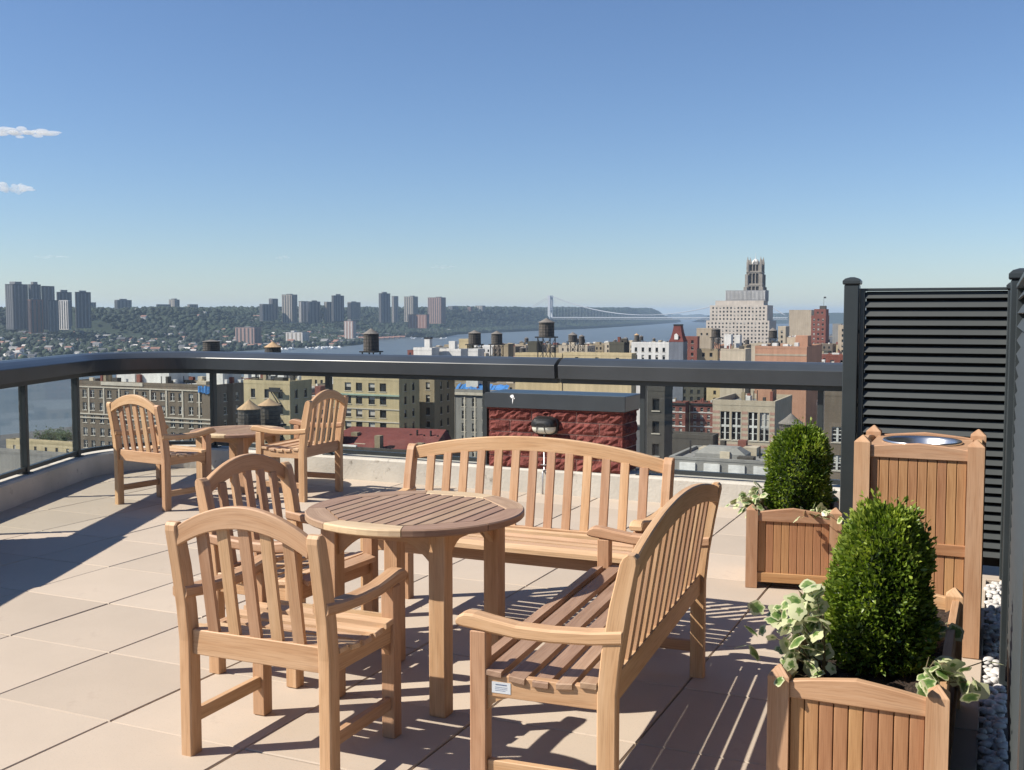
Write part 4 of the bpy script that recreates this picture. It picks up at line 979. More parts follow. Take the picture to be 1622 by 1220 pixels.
for rot in range(4):
    for k in (-.5, 0, .5):
        x, y = (k * 9 if rot % 2 == 0 else (8.9 if rot == 1 else -8.9)), (k * 9 if rot % 2 else (8.9 if rot == 2 else -8.9)); sq = lambda q, z: [(x - q, y - q, z), (x + q, y - q, z), (x + q, y + q, z), (x - q, y + q, z)]
        m.sweep([sq(.8, cz(419)), sq(.6, cz(415)), sq(.08, cz(411))])
m.ob('pinnacles', STONE, CH)
m = MB(); m.lathe([(5.2, cz(419)), (5.0, cz(414.5)), (3.0, cz(412)), (.5, cz(410)), (.18, cz(404)), (.12, cz(400))], 8, sm=False); m.ob('lantern', WALLS['white'], CH)
bld('tower_block', 'plain beige slab right of the white office block', 1283, 1150, 1249, 1289, 491, 'beige', None, None, zb=-45, dmax=20)
t, w, d, h = bld('tower_block', 'dark red brick tower with setbacks and a flagpole', 1306, 900, 1284, 1322, 500, 'red', sp(10, 1.5, 4.0, 3.6, 1.6, 1.9, 'dark'), None, dmax=20)
block(t, -w + 2, 0 - .3, 2, d - 2, h - .8, h + 5.4, WALLS['red'], sp(1, 1, 4, 3.6, 1.6, 1.9, 'dark'), None, .6); part(t, 'penthouse', WALLS['dark'], [(-w + 6, -1, 5, 11, h + 4.8, h + 8.2)])
m = MB(); m.tube([(-3, 8, h + 8), (-3, 8, h + 16)], .12, 5); m.box(-3, -1.2, 7.97, 8.03, h + 14.5, h + 15.8); m.ob('flagpole', IRON, t)
bld('tower_block', 'beige gridded tower partly hidden by the screen post', 1341, 820, 1327, 1352, 515, 'beige', sp(8, 2, 4, 3.4, 1.7, 2.0, 'dark'), None, dmax=14)
bld('tower_block', 'narrow grey tower behind the red brick tower', 1330, 1100, 1318, 1336, 513, 'grey', None, None, dmax=14)
bld('apartment_house', 'pale apartment block between the office block and the red tower', 1243, 700, 1232, 1256, 517, 'pale', sp(6, 2, 3.2, 3.2, 1.3, 1.7, 'dark'), None, dmax=14)
bld('apartment_house', 'brown apartment block in front of the beige slab', 1262, 560, 1244, 1272, 534, 'brown', sp(5, 1, 3.2, 3.2, 1.3, 1.7, 'dark'), None, dmax=14)

for i, o in enumerate([o for o in S.objects if o.name in SIZE and o.parent is None]):
    x_, y_ = o.location.x, o.location.y
    if y_ < 620 and SIZE[o.name][1] > 4.5: clutter(o, 4 + int(SIZE[o.name][0] * .45), i, 1.4 if y_ < 350 else 1.9)
# ---- the jumble of ordinary roofs, block after block
rr = random.Random(21); kinds = ['tan', 'cream', 'brown', 'grey', 'white', 'red', 'beige', 'pale', 'orange', 'red', 'tan', 'beige', 'olive']
names = dict(tan='tan brick', cream='cream', brown='brown brick', grey='grey', white='white painted', red='red brick', beige='beige', pale='pale stone', orange='orange brick', olive='dark olive')
def proj(p): q = (p[2] - EYE); fw = p[1] * math.cos(PITCH) - q * math.sin(PITCH); return CU + F * p[0] / fw, CV + F * (-q * math.cos(PITCH) - p[1] * math.sin(PITCH)) / fw
def minv(u): return float(np.interp(u, [0, 630, 640, 700, 820, 960, 1010, 1100, 1110, 1190, 1240, 1345, 1700], [566, 566, 551, 550, 547, 546, 543, 543, 545, 547, 546, 545, 545]))
nfill = 0; b = 330.0
while b < 1500:
    a = -420.0 + rr.uniform(0, 10); dep = rr.uniform(14, 22)
    while a < 330:
        w = rr.uniform(11, 26); P = gp(a + w, b)
        u, _ = proj((P.x, P.y, -30)); uL, _ = proj((*gp(a, b)[:2], -30))
        if P.y > 0 and 330 < u and uL < 1345 and P.y < 1250 and (u > 640 or P.y < 470) and rr.random() < (.9 if P.y < 600 else .62):
            zmax = EYE - (minv(u) - 497) / F * P.y; zt = min(zmax, ZS + rr.uniform(15, 27) + 6 * (P.y > 700))
            zt = max(zt - rr.choice([0, 0, 1, 2.5, 4]), ZS + 10)
            far = P.y > 820; k = rr.choice(kinds)
            _, vtop = proj((P.x, P.y, zt)); 
            if vtop < minv(u) + 62 or (u < 640 and vtop < 640):
                place = 'near the river on the left' if u < 560 else ('below the twin water tanks' if u < 830 else ('towards the bridge' if u < 1000 else ('below the white office block' if u < 1200 else 'towards the red brick tower')))
                rng = 'nearer' if P.y < 600 else ('mid distance' if P.y < 950 else 'far')
                t = thing('apartment_house', '%s %s house among the roofs %s' % (rng, names[k], place), 'building', (P.x, P.y, ZS), GA, '%s %s roofs %s' % (rng, names[k], place))
                h = zt - ZS; fs = sp(4, 1.1, 3.1, rr.choice([2.8, 3.2, 3.6]), 1.25, 1.75) if not far else sp(3, 1.1, 3.3, 3.8, 1.7, 1.9)
                block(t, -w, 0, 0, dep, 0, h, WALLS[k], fs, fs, .7, True, rr.choice([ROOFM, ROOFP, ROOFP]))
                if rr.random() < .75:
                    x = rr.uniform(-w + 1, -5); y = rr.uniform(2, 7); hh = min(rr.uniform(1.8, 3.4), max(.4, zmax + 1.5 - zt)); part(t, 'bulkhead', WALLS[rr.choice(['white', 'tan', k, 'red', 'pale'])], [(x, x + rr.uniform(2, 4), y, y + 4, h - .71, h + hh)])
                for q in range(rr.randrange(4)):
                    x = rr.uniform(-w + 1, -1.5); y = rr.uniform(1, dep - 2); part(t, 'chimney', WALLS[rr.choice(['red', 'tan', 'white', 'dark'])], [(x, x + .8, y, y + .8, h - .71, h + rr.uniform(.6, 1.6))])
                if rr.random() < .16 and zmax - zt > -1 and u > 640:
                    tank('small water tank standing among the roofs %s' % place, u - 4, P.y + 8, proj((P.x, P.y, zt + 6.4))[1], proj((P.x, P.y, zt + 5.4))[1], proj((P.x, P.y, zt + 2.2))[1], 3.4 / P.y * F, zt - .7, grp='small tanks among the far roofs %s' % place)
                nfill += 1
        a += w + rr.choice([.6, .6, 1.2, 3, 9])
    b += dep + rr.choice([4, 12, 22])

# ---- the city going on to the east and north, one mass of small roofs
m = MB(); rr = random.Random(99); mk = ['tan', 'brown', 'grey', 'red', 'beige', 'white']; b = 210.0
while b < 3200:
    a = -340.0
    while a < 1500:
        w, dp, hh = rr.uniform(12, 26), rr.uniform(14, 22), rr.uniform(14, 25); P = gp(a + w, b); uL = CU + F * gp(a, b).x / gp(a, b).y if gp(a, b).y > 1 else 9999; u = CU + F * P.x / max(P.y, 1)
        if ((uL > 1352 and P.y > 180) or (P.y > 1300 and u > 1000)) and rr.random() < (.85 if b < 1200 else .45):
            zt = min(ZS + hh, EYE - (545 - 497) / F * P.y) if uL < 1345 else ZS + hh
            k = rr.randrange(6); c4 = [gp(a, b), gp(a + w, b), gp(a + w, b + dp), gp(a, b + dp)]
            for i in range(4): p_, q_ = c4[i], c4[(i + 1) % 4]; m.poly([(p_.x, p_.y, ZS), (q_.x, q_.y, ZS), (q_.x, q_.y, zt), (p_.x, p_.y, zt)], k)
            m.poly([(p_.x, p_.y, zt) for p_ in c4], 6)
            if P.y < 900:
                n = int(w / 3.2)
                for r_ in range(4):
                    for i in range(n):
                        x0 = a + w * (i + .3) / n; z0 = zt - 3.0 - r_ * 3.1; p_, q_ = gp(x0, b - .05), gp(x0 + 1.2, b - .05); m.poly([(p_.x, p_.y, z0), (q_.x, q_.y, z0), (q_.x, q_.y, z0 + 1.8), (p_.x, p_.y, z0 + 1.8)], 7)
        a += w + rr.choice([.5, 1, 8, 18])
    b += rr.choice([22, 26, 40])
m.ob('distant_rooftops', [WALLS[k] for k in mk] + [ROOFP, PANE], label='mass of small roofs of the city behind the louvered screen', category='rooftops', kind='stuff')

# ---- riverside: park trees and low buildings seen through the left glass
TREELEAF = leafmat('tree_leaf', (.020, .045, .012), (.040, .085, .020), (.075, .13, .03), .25, .6)
def tree(label, u, v, D, r, hgt, seed, zb, grp):
    t = thing('tree', label, 'tree', (ux(u, D), D, zb), 0, grp); q = np.random.default_rng(seed); N = 1500
    cl = q.normal(0, .42, (14, 3)); cl[:, 2] *= .8; k = q.integers(0, 14, N); P = cl[k] + q.normal(0, .2, (N, 3)); P = P * r + [0, 0, hgt - r * .9]
    n = q.normal(0, 1, (N, 3)); n /= np.linalg.norm(n, axis=1)[:, None]; s = np.cross(n, q.normal(0, 1, (N, 3))); s /= np.linalg.norm(s, axis=1)[:, None]; L = q.uniform(.3, .7, (N, 1))
    V = np.stack([P - s * L, P + n * L * .6, P + s * L, P - n * L * .6], 1).reshape(-1, 3); Fc = np.arange(N * 4).reshape(-1, 4)
    link('crown', npmesh('crown', V, Fc, TREELEAF, np.repeat(np.clip(.5 + .3 * cl[k][:, 2] + q.normal(0, .2, N), 0, 1), 4)), t)
    m = MB(); m.tube([(0, 0, 0), (.1, 0, hgt * .4), (0, .2, hgt * .7)], [.35, .28, .12], 7)
    for j in range(4): m.tube([(0, 0, hgt * (.35 + .08 * j)), (r * .4 * math.cos(j * 1.7), r * .4 * math.sin(j * 1.7), hgt * (.6 + .06 * j))], [.16, .06], 5)
    m.ob('trunk', BARK, t)
for i, (u, D) in enumerate([(74, 600), (86, 590), (97, 600), (109, 575)]):
    tree('leafy park tree on the river bank seen through the left glass', u, 0, D, 6.0, 11, 40 + i, city_z(ga(ux(u, D), D)[0]) - .3, 'park trees on the river bank')
t, w, d, h = bld('low_building', 'low yellowish terrace wall by the river at the lower left', 118, 360, 5, 130, 703, 'cream', sp(1, 1.0, 4, 5, 1.2, 2.2, 'dark'), None, zb=-62, dmax=20, roof=ROOFP)
bld('low_building', 'flat grey roof at the lower left behind the glass', 108, 260, -40, 118, 722, 'grey', None, None, zb=-60, dmax=30, roof=ROOFP)

# ================================================================== FAR SHORE
SHP = [(-700, 640), (-350, 594), (0, 575), (300, 562), (451, 551.6), (540, 549.5), (579, 545.3), (610, 536), (642, 534), (700, 535), (725, 530), (799, 526.4), (947, 520), (1008, 516), (1045, 513), (1066, 511.5), (1076, 510.5)]
SH = []
for u, v in SHP:
    D = (EYE - ZW) * F / (v - 497.0); SH.append((ux(u, D), D))
SH = np.array(SH); seg = np.r_[0, np.cumsum(np.linalg.norm(np.diff(SH, axis=0), axis=1))]; LS = seg[-1]
IN = np.array([-CA, -SA])                                           # inland direction
def shore(s): return np.stack([np.interp(s, seg, SH[:, 0]), np.interp(s, seg, SH[:, 1])], -1)
def flatw(y): return np.interp(y, [0, 2500, 2480, 3800, 4500, 5200, 20000], [560, 500, 330, 220, 90, 35, 30])
def ridge(y): return np.interp(y, [0, 1900, 2480, 5000, 7700, 11000, 14000], [-2, 2, 4, 16, 22, 30, 32])
def hz(s, t_):
    y = shore(s)[..., 1]; fw = flatw(y); end = np.clip((LS - s) / 900.0, 0, 1) ** .6
    k = np.clip((t_ - fw) / np.where(y > 4500, 170.0, 300.0), 0, 1); k = k * k * (3 - 2 * k)
    lowr = np.interp(y, [0, 2600, 3200, 4200, 20000], [34, 33, 20, 9, 9])
    low = ZW + .6 + (np.minimum(t_, fw) / fw) ** 1.25 * lowr
    bump_ = 4.0 * np.sin(s * .004 + 1) + 3.0 * np.sin(s * .011 + t_ * .006) + 2 * np.sin(s * .023 - t_ * .01)
    return low + k * ((ridge(y) + bump_ - (ZW + lowr)) * end)
ns, ntv = 260, 34
ss = np.concatenate([np.linspace(0, LS, ns)]); tt = np.concatenate([[-3, 0, 4], np.linspace(20, 1000, 24), [1200, 1500, 2000, 2380, 4000, 5500, 7000]]); ntv = len(tt)
Sg, Tg = np.meshgrid(ss, tt, indexing='ij'); P = shore(Sg) + Tg[..., None] * IN; Z = hz(Sg, np.maximum(Tg, 0)); Z[:, 0] = ZW - 3
V = np.concatenate([P, Z[..., None]], -1).reshape(-1, 3); i, k = np.meshgrid(np.arange(ns - 1), np.arange(ntv - 1), indexing='ij'); q0 = (i * ntv + k).ravel()
Fc = np.stack([q0, q0 + 1, q0 + ntv + 1, q0 + ntv], -1)
HILL = plain('wooded_ground', (.014, .027, .013), 1.0, vary=.35, nscale=.02)
link('wooded_hills', npmesh('wooded_hills', V, Fc[:, ::-1], HILL, smooth=True), kind='structure')
# trees of the far shore: reads as one mass of woodland
FOREST = leafmat('woodland', (.006, .015, .007), (.014, .028, .011), (.028, .048, .017), .0, .9)
def woods(n, pick):
    r = np.random.default_rng(11); s = r.uniform(200, LS - 30, n); s, t_ = pick(r, s); P = shore(s) + t_[:, None] * IN; z = hz(s, t_); y = P[:, 1]
    rad = (4.2 + y * .0009) * r.uniform(.7, 1.35, n)
    ph = (1 + 5 ** .5) / 2; ico = np.array([(-1, ph, 0), (1, ph, 0), (-1, -ph, 0), (1, -ph, 0), (0, -1, ph), (0, 1, ph), (0, -1, -ph), (0, 1, -ph), (ph, 0, -1), (ph, 0, 1), (-ph, 0, -1), (-ph, 0, 1)]) / math.sqrt(1 + ph * ph)
    fc = np.array([(0, 11, 5), (0, 5, 1), (0, 1, 7), (0, 7, 10), (0, 10, 11), (1, 5, 9), (5, 11, 4), (11, 10, 2), (10, 7, 6), (7, 1, 8), (3, 9, 4), (3, 4, 2), (3, 2, 6), (3, 6, 8), (3, 8, 9), (4, 9, 5), (2, 4, 11), (6, 2, 10), (8, 6, 7), (9, 8, 1)])
    V = ico[None] * (1 + r.normal(0, .16, (n, 12, 1))); a = r.uniform(0, 6.28, n); c, s_ = np.cos(a)[:, None], np.sin(a)[:, None]
    V = np.stack([V[..., 0] * c - V[..., 1] * s_, V[..., 0] * s_ + V[..., 1] * c, V[..., 2] * .95], -1) * rad[:, None, None]
    V += np.stack([P[:, 0], P[:, 1], z + rad * .45], -1)[:, None]; Fc = (np.arange(n)[:, None, None] * 12 + fc).reshape(-1, 3)
    big = lumps(np.stack([s * .012, t_ * .012, 0 * s], -1), 5, 30, 1.0); tone = np.clip(.42 + .20 * big[:, None] + r.normal(0, .15, (n, 1)), 0, 1) * np.ones((1, 12))
    return npmesh('woodland', V.reshape(-1, 3), Fc, FOREST, tone.ravel())
def pick(r, s):
    y = shore(s)[:, 1]; fw = flatw(y); n = len(s); mode = r.random(n)
    t_ = np.where(mode < .60, fw * .8 + r.random(n) ** 1.1 * 420, np.where(mode < .89, fw * r.random(n), fw + 350 + r.random(n) * 900)); return s, np.maximum(t_, 6)
link('woodland', woods(42000, pick), label='dense green woodland covering the hills across the river', category='woodland', kind='stuff')

# ---- apartment towers across the river
FARM = {k: facade('far_' + k, c, rnd=.05) for k, c in dict(grey=(.20, .20, .20), beige=(.34, .31, .265), brick=(.24, .135, .105), white=(.52, .50, .47), dark=(.085, .09, .098), pinkish=(.32, .22, .19)).items()}
def tower(label, u0, uc, u1, vt, vb, D, mat, ribs=5, pent=(.3, .7, 3.0), ribm='dark', cat='tower block'):
    x, y, w, d = extents(uc, D, u0, u1); d = min(max(d, 8), 150); zt = at(uc, vt, D).z; zb = at(uc, vb, D).z - 25; h = zt - zb
    t = thing('apartment_tower', label, cat, (x, y, zb), GA, 'apartment towers across the river')
    part(t, 'body', FARM[mat], [(-w, 0, 0, d, 0, h)])
    for k in range(ribs):                                           # recessed balcony stacks stand out as vertical strips
        xx = -w + w * (k + .3) / ribs; part(t, 'balcony_strip', FARM[ribm], [(xx, xx + w * .35 / ribs, -.5, -.004, 2, h - 2)])
        yy = d * (k + .3) / ribs; part(t, 'balcony_strip', FARM[ribm], [(.004, .5, yy, yy + d * .35 / ribs, 2, h - 2)])
    part(t, 'roof_edge', FARM['dark'], [(-w - .3, .3, -.3, d + .3, h, h + .8)])
    if pent: part(t, 'penthouse', FARM['grey' if mat != 'white' else 'white'], [(-w * pent[1], -w * pent[0], d * .25, d * .7, h + .8, h + .8 + pent[2] * D / 3000.)])
    return t
for a in [
    ('tallest slab of the dark tower cluster at the far left', 11, 25, 47, 450.5, 505, 2450, 'dark', 4, (.2, .9, 7), 'grey'),
    ('second tall slab of the dark tower cluster at the far left', 47.5, 54, 67.5, 451, 505, 2480, 'dark', 3, (.1, .9, 7), 'grey'),
    ('right hand slab of the dark tower cluster at the far left', 68, 72, 89, 453.5, 505, 2500, 'dark', 3, None, 'grey'),
    ('lower reddish dark tower before the far left cluster', 46, 52, 70, 474.5, 510, 2380, 'brick', 3, (.3, .7, 2), 'dark'),
    ('lower dark block between the far left towers', 78, 80, 95, 476, 508, 2380, 'dark', 3, None, 'grey'),
    ('dark tower with a greenish crown right of the far left cluster', 92, 95, 116, 463, 500, 2560, 'dark', 4, (.05, .95, 6), 'grey'),
    ('white striped block in front of the crowned tower', 95, 111, 114, 475.5, 505, 2440, 'white', 4, None, 'dark'),
    ('dark tower with pale top edge beside the white striped block', 121, 124, 146, 463, 503, 2480, 'dark', 4, (.1, .9, 4), 'grey'),
    ('small grey block at the right end of the far left cluster', 144, 147, 154, 479.5, 498, 3100, 'grey', 2, None, 'dark'),
    ('lone grey block with one sunlit end standing on the ridge', 183, 189, 212.5, 475.5, 492, 3300, 'grey', 4, (.2, .6, 3), 'dark'),
    ('low grey block on the ridge left of a pale tower', 249, 252, 275, 482.5, 491, 3400, 'grey', 5, None, 'dark'),
    ('small pale tower on the ridge', 269, 279, 286, 475, 491, 3500, 'beige', 2, (.2, .8, 3), 'grey'),
    ('low pale block on the ridge right of the small pale tower', 298, 303, 315, 482.5, 491, 3450, 'grey', 3, None, 'beige'),
    ('low wide grey block at the left of the long ridge row', 412, 418, 441, 482, 496, 3350, 'grey', 4, None, 'dark'),
    ('slim grey tower behind the low wide block of the ridge row', 427, 433, 441.5, 473.5, 494, 3500, 'grey', 2, None, 'dark'),
    ('tall pale ribbed tower, leftmost tall one of the ridge row', 447.5, 464, 472, 467, 499, 3400, 'beige', 4, (.3, .7, 2), 'dark'),
    ('grey block with white low wing in the ridge row', 474, 479, 490, 477.5, 499, 3500, 'grey', 2, None, 'white'),
    ('dark grey slab with pale left edge in the ridge row', 489, 492, 510, 478, 500, 3450, 'grey', 3, (.1, .5, 3), 'dark'),
    ('small grey block left of the dark square tower', 514, 519, 526, 478.5, 499, 3500, 'beige', 2, None, 'dark'),
    ('dark square tower with crenellated top in the ridge row', 526, 530, 547, 468.5, 497, 3450, 'dark', 4, (.1, .3, 4), 'grey'),
    ('long low pale striped slab in the ridge row', 551, 557, 592, 479, 495, 3600, 'beige', 8, (.4, .6, 2), 'dark'),
    ('tallest dark tower right of the striped slab', 600.5, 605, 621.5, 465, 500, 3700, 'dark', 3, (.2, .8, 4), 'grey'),
    ('slimmer grey tower attached behind the tallest dark tower', 621, 625, 631.5, 469.5, 500, 3800, 'grey', 2, None, 'beige'),
    ('beige tower with dark base left of the last ridge tower', 640.5, 655, 662.5, 470, 499, 3900, 'beige', 4, (.2, .5, 2), 'dark'),
    ('last brownish tower with vertical stripes at the right of the row', 678, 699, 706.5, 471.5, 502, 4000, 'pinkish', 6, (.2, .5, 2), 'dark'),
    ('low red building below the last two ridge towers', 647, 676, 680, 498.5, 509, 3800, 'brick', 6, None, 'pinkish'),
    ('grey block on the wooded ridge left of the bridge', 710, 717, 726, 485, 494, 4900, 'grey', 3, None, 'dark'),
    ('small red block on the wooded ridge left of the bridge', 741, 746, 749, 486.5, 494, 5000, 'brick', 2, None, 'dark'),
    ('beige block on the wooded ridge nearest the bridge', 753, 764, 769, 484.5, 494, 5100, 'beige', 3, None, 'dark'),
    ('striped brick tower standing low on the far shore', 373, 404, 414.5, 519, 550, 2620, 'pinkish', 5, (.3, .6, 2), 'dark'),
    ('long cream building low on the far shore', 453, 480, 490, 526.5, 546, 2750, 'white', 4, (.6, .8, 3), 'beige'),
    ('slim pink brick tower low on the far shore', 545.5, 560, 564.5, 508.5, 536, 3080, 'pinkish', 3, (.3, .7, 2), 'white'),
]: tower(*a)

# ---- houses, sheds and boats along the far shore
rr = random.Random(77); HV = []
for k, (wc, rc) in enumerate([('white', 'grey'), ('beige', 'brick'), ('grey', 'dark'), ('brick', 'dark'), ('white', 'brick'), ('pinkish', 'grey')]):
    m = MB(); m.box(-5, 5, -4, 4, 0, 7, 0); m.poly([(-5.4, -4.4, 7), (5.4, -4.4, 7), (5.4, 0, 10), (-5.4, 0, 10)], 1); m.poly([(5.4, 4.4, 7), (-5.4, 4.4, 7), (-5.4, 0, 10), (5.4, 0, 10)], 1)
    m.poly([(5.2, -4.2, 7), (5.2, 4.2, 7), (5.2, 0, 9.9)], 0); m.poly([(-5.2, 4.2, 7), (-5.2, -4.2, 7), (-5.2, 0, 9.9)], 0); m.box(-1, 1, -4.1, -4.004, 3, 5, 2); m.box(2.4, 3.6, -4.1, -4.004, 3, 5, 2); m.box(4.9, 5.1, -1, 1, 3, 5, 2)
    HV.append((m.mesh('house', [FARM[wc], FARM[rc], FARM['dark']]), '%s house with a %s roof on the far river bank' % ({'white': 'white', 'beige': 'beige', 'grey': 'grey', 'brick': 'red brick', 'pinkish': 'pink'}[wc], {'grey': 'grey', 'brick': 'red', 'dark': 'dark'}[rc])))
n = 0
while n < 290:
    s = rr.uniform(500, LS * .42); y = float(shore(s)[1]); t_ = rr.uniform(25, float(flatw(y)) * 1.02) if rr.random() < .94 else float(flatw(y)) + rr.uniform(20, 260)
    P = shore(s) + t_ * IN; u = CU + F * P[0] / P[1]
    if u < -30 or u > 720 or (u > 580 and rr.random() < .6): continue
    k = rr.randrange(6); o = link('house', HV[k][0], None, (P[0], P[1], float(hz(np.array(s), np.array(t_))) - .4), GA + rr.gauss(0, .25), label=HV[k][1], category='house', group='houses across the river ' + 'abcdef'[k])
    sc = rr.uniform(.7, 1.3); o.scale = (sc * rr.uniform(1, 2.0), sc, sc * rr.uniform(.8, 1.2)); o['group'] = HV[k][1].replace('house', 'houses'); n += 1
# the rest of the town on the bank, too small to pick apart
hp = [(-5, -4, 0), (5, -4, 0), (5, 4, 0), (-5, 4, 0), (-5, -4, 6), (5, -4, 6), (5, 4, 6), (-5, 4, 6), (-5, 0, 8.6), (5, 0, 8.6)]; m = MB(); q = 0
while q < 420:
    s = rr.uniform(400, LS * .40); y = float(shore(s)[1]); fw_ = float(flatw(y)); t_ = rr.uniform(15, fw_ * 1.0) if rr.random() < .9 else fw_ + 330 + rr.gauss(0, 25); P = shore(s) + t_ * IN; u = CU + F * P[0] / P[1]
    if u < -40 or u > 660: continue
    z = float(hz(np.array(s), np.array(t_))) - .5; an = GA + rr.gauss(0, .2); sx, sy, sz = rr.uniform(.6, 2.0), rr.uniform(.7, 1.1), rr.uniform(.6, 1.2); c, s_ = math.cos(an), math.sin(an); n0 = len(m.v); k = rr.randrange(4)
    m.v += [(P[0] + x * sx * c - yy * sy * s_, P[1] + x * sx * s_ + yy * sy * c, z + zz * sz) for x, yy, zz in hp]
    for fi, fc in enumerate(((0, 1, 5, 4), (1, 2, 6, 9, 5), (2, 3, 7, 6), (3, 0, 4, 8, 7), (4, 5, 9, 8), (6, 7, 8, 9))): m.face([n0 + i for i in fc], (k if fi < 4 else (k + 2) % 5))
    q += 1
m.ob('town_houses', [FARM['white'], FARM['beige'], FARM['grey'], FARM['brick'], FARM['dark']], label='mass of tiny houses filling the town on the far bank', category='houses', kind='stuff')
m = MB()
for k in range(4): m.sweep([[(-20 + 40 * i / 8, -60 + 30 * k + (0 if e == 0 else 29), 6 + 7 * math.sin(math.pi * i / 8)) for i in range(9)] + [(20, -60 + 30 * k + (0 if e == 0 else 29), 0), (-20, -60 + 30 * k + (0 if e == 0 else 29), 0)] for e in (0, 1)], ccw=False)
P = at(25, 556, 2000); m.ob('pier_shed', FARM['white'], None, loc=(P.x, P.y, ZW + 1), rz=GA + R(55), label='white arched pier shed by the water at the far left', category='shed')
for k in range(5):
    D = 3420 + k * 45; u = 603 + k * 8.5; m = MB(); m.box(-11, 11, -7, 7, 0, 5); m.poly([(-12, -8, 5), (12, -8, 5), (12, 0, 9), (-12, 0, 9)], 1); m.poly([(12, 8, 5), (-12, 8, 5), (-12, 0, 9), (12, 0, 9)], 1); m.poly([(11.5, -7.5, 5), (11.5, 7.5, 5), (11.5, 0, 8.9)]); m.poly([(-11.5, 7.5, 5), (-11.5, -7.5, 5), (-11.5, 0, 8.9)])
    m.ob('pier_house', [FARM['beige'], FARM['brick']], None, loc=(ux(u, D), D, ZW + 1.5), rz=GA + R(20), label='gabled pier house in the row on the water across the river', category='house', group='gabled pier houses on the water')
BOATM = plain('boat_white', (.75, .75, .74), .5)
m = MB(); m.sweep([[(-1.4, -5, 1.6), (1.4, -5, 1.6), (.9, -5, 0), (-.9, -5, 0)][::-1], [(-1.7, 1, 1.7), (1.7, 1, 1.7), (1.1, 1, 0), (-1.1, 1, 0)][::-1], [(-.1, 6, 2.2), (.1, 6, 2.2), (.08, 5.5, .4), (-.08, 5.5, .4)][::-1]], ccw=False); m.box(-1, 1, -2.5, 1.5, 1.6, 3.4); bo = m.mesh('boat', BOATM)
for k in range(46):
    u = rr.uniform(443, 540) if k < 36 else rr.uniform(645, 715); v = np.interp(u, [443, 540, 645, 715], [553, 551, 535.5, 535.8]) + rr.uniform(0, 1.6); D = (EYE - ZW) * F / (v - 497.0)
    o = link('boat', bo, None, (ux(u, D), D, ZW + .05), rr.uniform(0, 6), label='small white boat moored in the marina across the river' if k < 36 else 'small white boat moored off the wooded shore', category='boat', group='boats in the marina' if k < 36 else 'boats off the wooded shore'); sc = rr.uniform(1.0, 1.7); o.scale = (sc, sc, sc)

# ---- suspension bridge
STEELB = plain('bridge_steel', (.42, .44, .46), .6, vary=.08); xb, yb = ux(871.5, 5800), 5800.0
BR = thing('suspension_bridge', 'grey steel suspension bridge with one tower crossing the river far away', 'bridge', (xb, yb, ZW), GA)     # local x runs towards the city
for x0 in (0, 1067):
    m = MB()
    for sy in (-1, 1):
        m.box(x0 - 7, x0 + 7, sy * 17 - 5, sy * 17 + 5, 0, 181)
    for z0, z1 in ((168, 181), (96, 104), (50, 60)): m.box(x0 - 6, x0 + 6, -12, 12, z0, z1)
    for i in range(8): zz = 104 + i * 8; m.tube([(x0, -12, zz), (x0, 12, zz + 8)], 1.1, 5); m.tube([(x0, 12, zz), (x0, -12, zz + 8)], 1.1, 5)
    m.ob('tower', STEELB, BR)
deck = MB(); deck.box(-190, 1260, -18, 18, 62, 66); deck.ob('deck', STEELB, BR); deck = MB(); deck.box(-190, 1260, -15, 15, 54, 56)
for i in range(100): x = -190 + i * 14.5; deck.tube([(x, -17, 55), (x + 7, -17, 62), (x + 14, -17, 55)], .7, 4)
deck.ob('truss', STEELB, BR)
def cab(x): return 181 - 4 * 104 * (x / 1067) * (1 - x / 1067) if 0 <= x <= 1067 else (181 + x * 112 / 190 if x < 0 else 181 - (x - 1067) * 112 / 190)
for sy in (-17, 17): m = MB(); m.tube([(x, sy, cab(x)) for x in np.linspace(-190, 1257, 60)], 1.5, 6); m.ob('main_cable', STEELB, BR)
m = MB()
for x in np.arange(-180, 1250, 18.0):
    for sy in (-17, 17): m.box(x - .2, x + .2, sy - .2, sy + .2, 66, cab(x))
m.ob('suspenders', STEELB, BR, kind='stuff')

# ---- low land closing the river and the city to the north
m = MB(); rr = random.Random(4)
for (u0, u1, v0, v1, D) in ((1060, 1150, 497.5, 504, 16500), (1140, 1420, 494.5, 504, 9500)):
    n = 24; top = [at(u0 + (u1 - u0) * i / n, v0 + rr.uniform(0, 2.2), D) for i in range(n + 1)]
    for i in range(n):
        a_, b_ = top[i], top[i + 1]; m.poly([(a_.x, a_.y - 500, ZW), (b_.x, b_.y - 500, ZW), tuple(b_), tuple(a_)]); m.poly([tuple(a_), tuple(b_), (b_.x, b_.y + 1500, ZW), (a_.x, a_.y + 1500, ZW)])
m.ob('distant_hills', HILL, kind='structure')

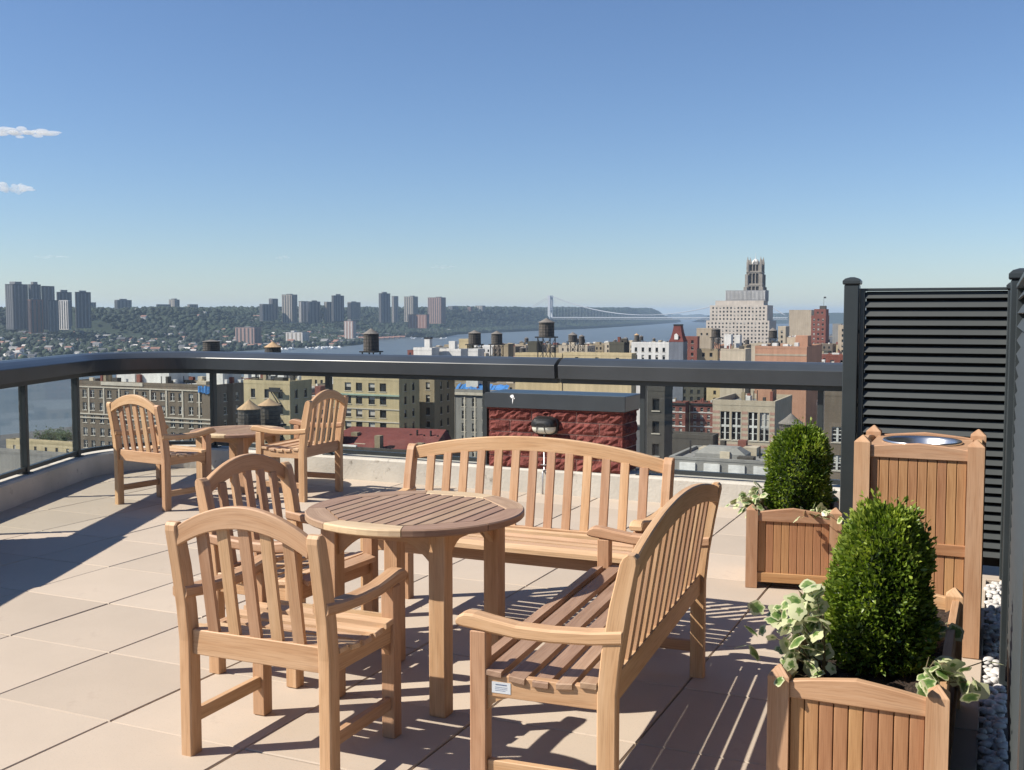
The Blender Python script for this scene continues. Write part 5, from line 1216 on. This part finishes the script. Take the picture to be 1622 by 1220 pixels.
# ---- small clouds at the left
def cloudmat(d):
    m = bpy.data.materials.new('cloud'); m.use_nodes = True; t = m.node_tree; t.nodes.clear(); o = t.nodes.new('ShaderNodeOutputMaterial')
    v = t.nodes.new('ShaderNodeVolumePrincipled'); v.inputs['Color'].default_value = (.97, .97, .97, 1); v.inputs['Density'].default_value = d; v.inputs['Anisotropy'].default_value = .2
    t.links.new(v.outputs[0], o.inputs['Volume']); return m
def cloud(label, u, v, wpx, hpx, seed, dens):
    D = 7000; r = random.Random(seed); c = at(u, v, D); W2, H2 = wpx / 2 / F * D, hpx / 2 / F * D; m = MB()
    for k in range(26):
        x = r.uniform(-1, 1); e = (1 - x * x) ** .5 + .15; rx = W2 * r.uniform(.08, .24); rz_ = H2 * e * r.uniform(.25, .6); cx, cz_ = x * W2 * .85, r.uniform(-.4, .45) * H2 * e; cy = r.uniform(-.5, .5) * W2
        n = 10; m.sweep([[(cx + rx * math.sin(math.pi * (i + .02) / 6.04) * math.cos(2 * math.pi * j / n) * r.uniform(.85, 1.15), cy + rx * math.sin(math.pi * (i + .02) / 6.04) * math.sin(2 * math.pi * j / n), cz_ - rz_ * math.cos(math.pi * i / 6)) for j in range(n)] for i in range(7)], sm=True)
    m.ob('cloud', cloudmat(dens), None, loc=tuple(c), label=label, category='cloud')
cloud('small white wisp of cloud at the upper left edge of the sky', 38, 211, 118, 15, 1, .022)
cloud('short white wisp of cloud below the upper one at the left edge', 14, 298, 72, 19, 2, .018)

cloud('faint cloud puff low over the left part of the ridge', 85, 407, 60, 7, 3, .004)
cloud('faint cloud puff low over the middle of the ridge', 446, 408, 26, 8, 4, .006)
cloud('faint cloud puff low over the right end of the ridge', 700, 423, 46, 8, 5, .004)

# ---- the hazy air
m = MB(); m.box(-9500, 17000, -900, 27000, ZW - 5, 118)
hm = bpy.data.materials.new('haze'); hm.use_nodes = True; ht = hm.node_tree; ht.nodes.clear(); ho = ht.nodes.new('ShaderNodeOutputMaterial'); hv = ht.nodes.new('ShaderNodeVolumePrincipled')
hv.inputs['Color'].default_value = (.62, .80, 1.0, 1); hv.inputs['Density'].default_value = 5.5e-5; hv.inputs['Anisotropy'].default_value = .3
ht.links.new(hv.outputs[0], ho.inputs['Volume'])
m.ob('haze', hm, kind='stuff', label='thin bluish haze over the river and the far hills', category='haze')
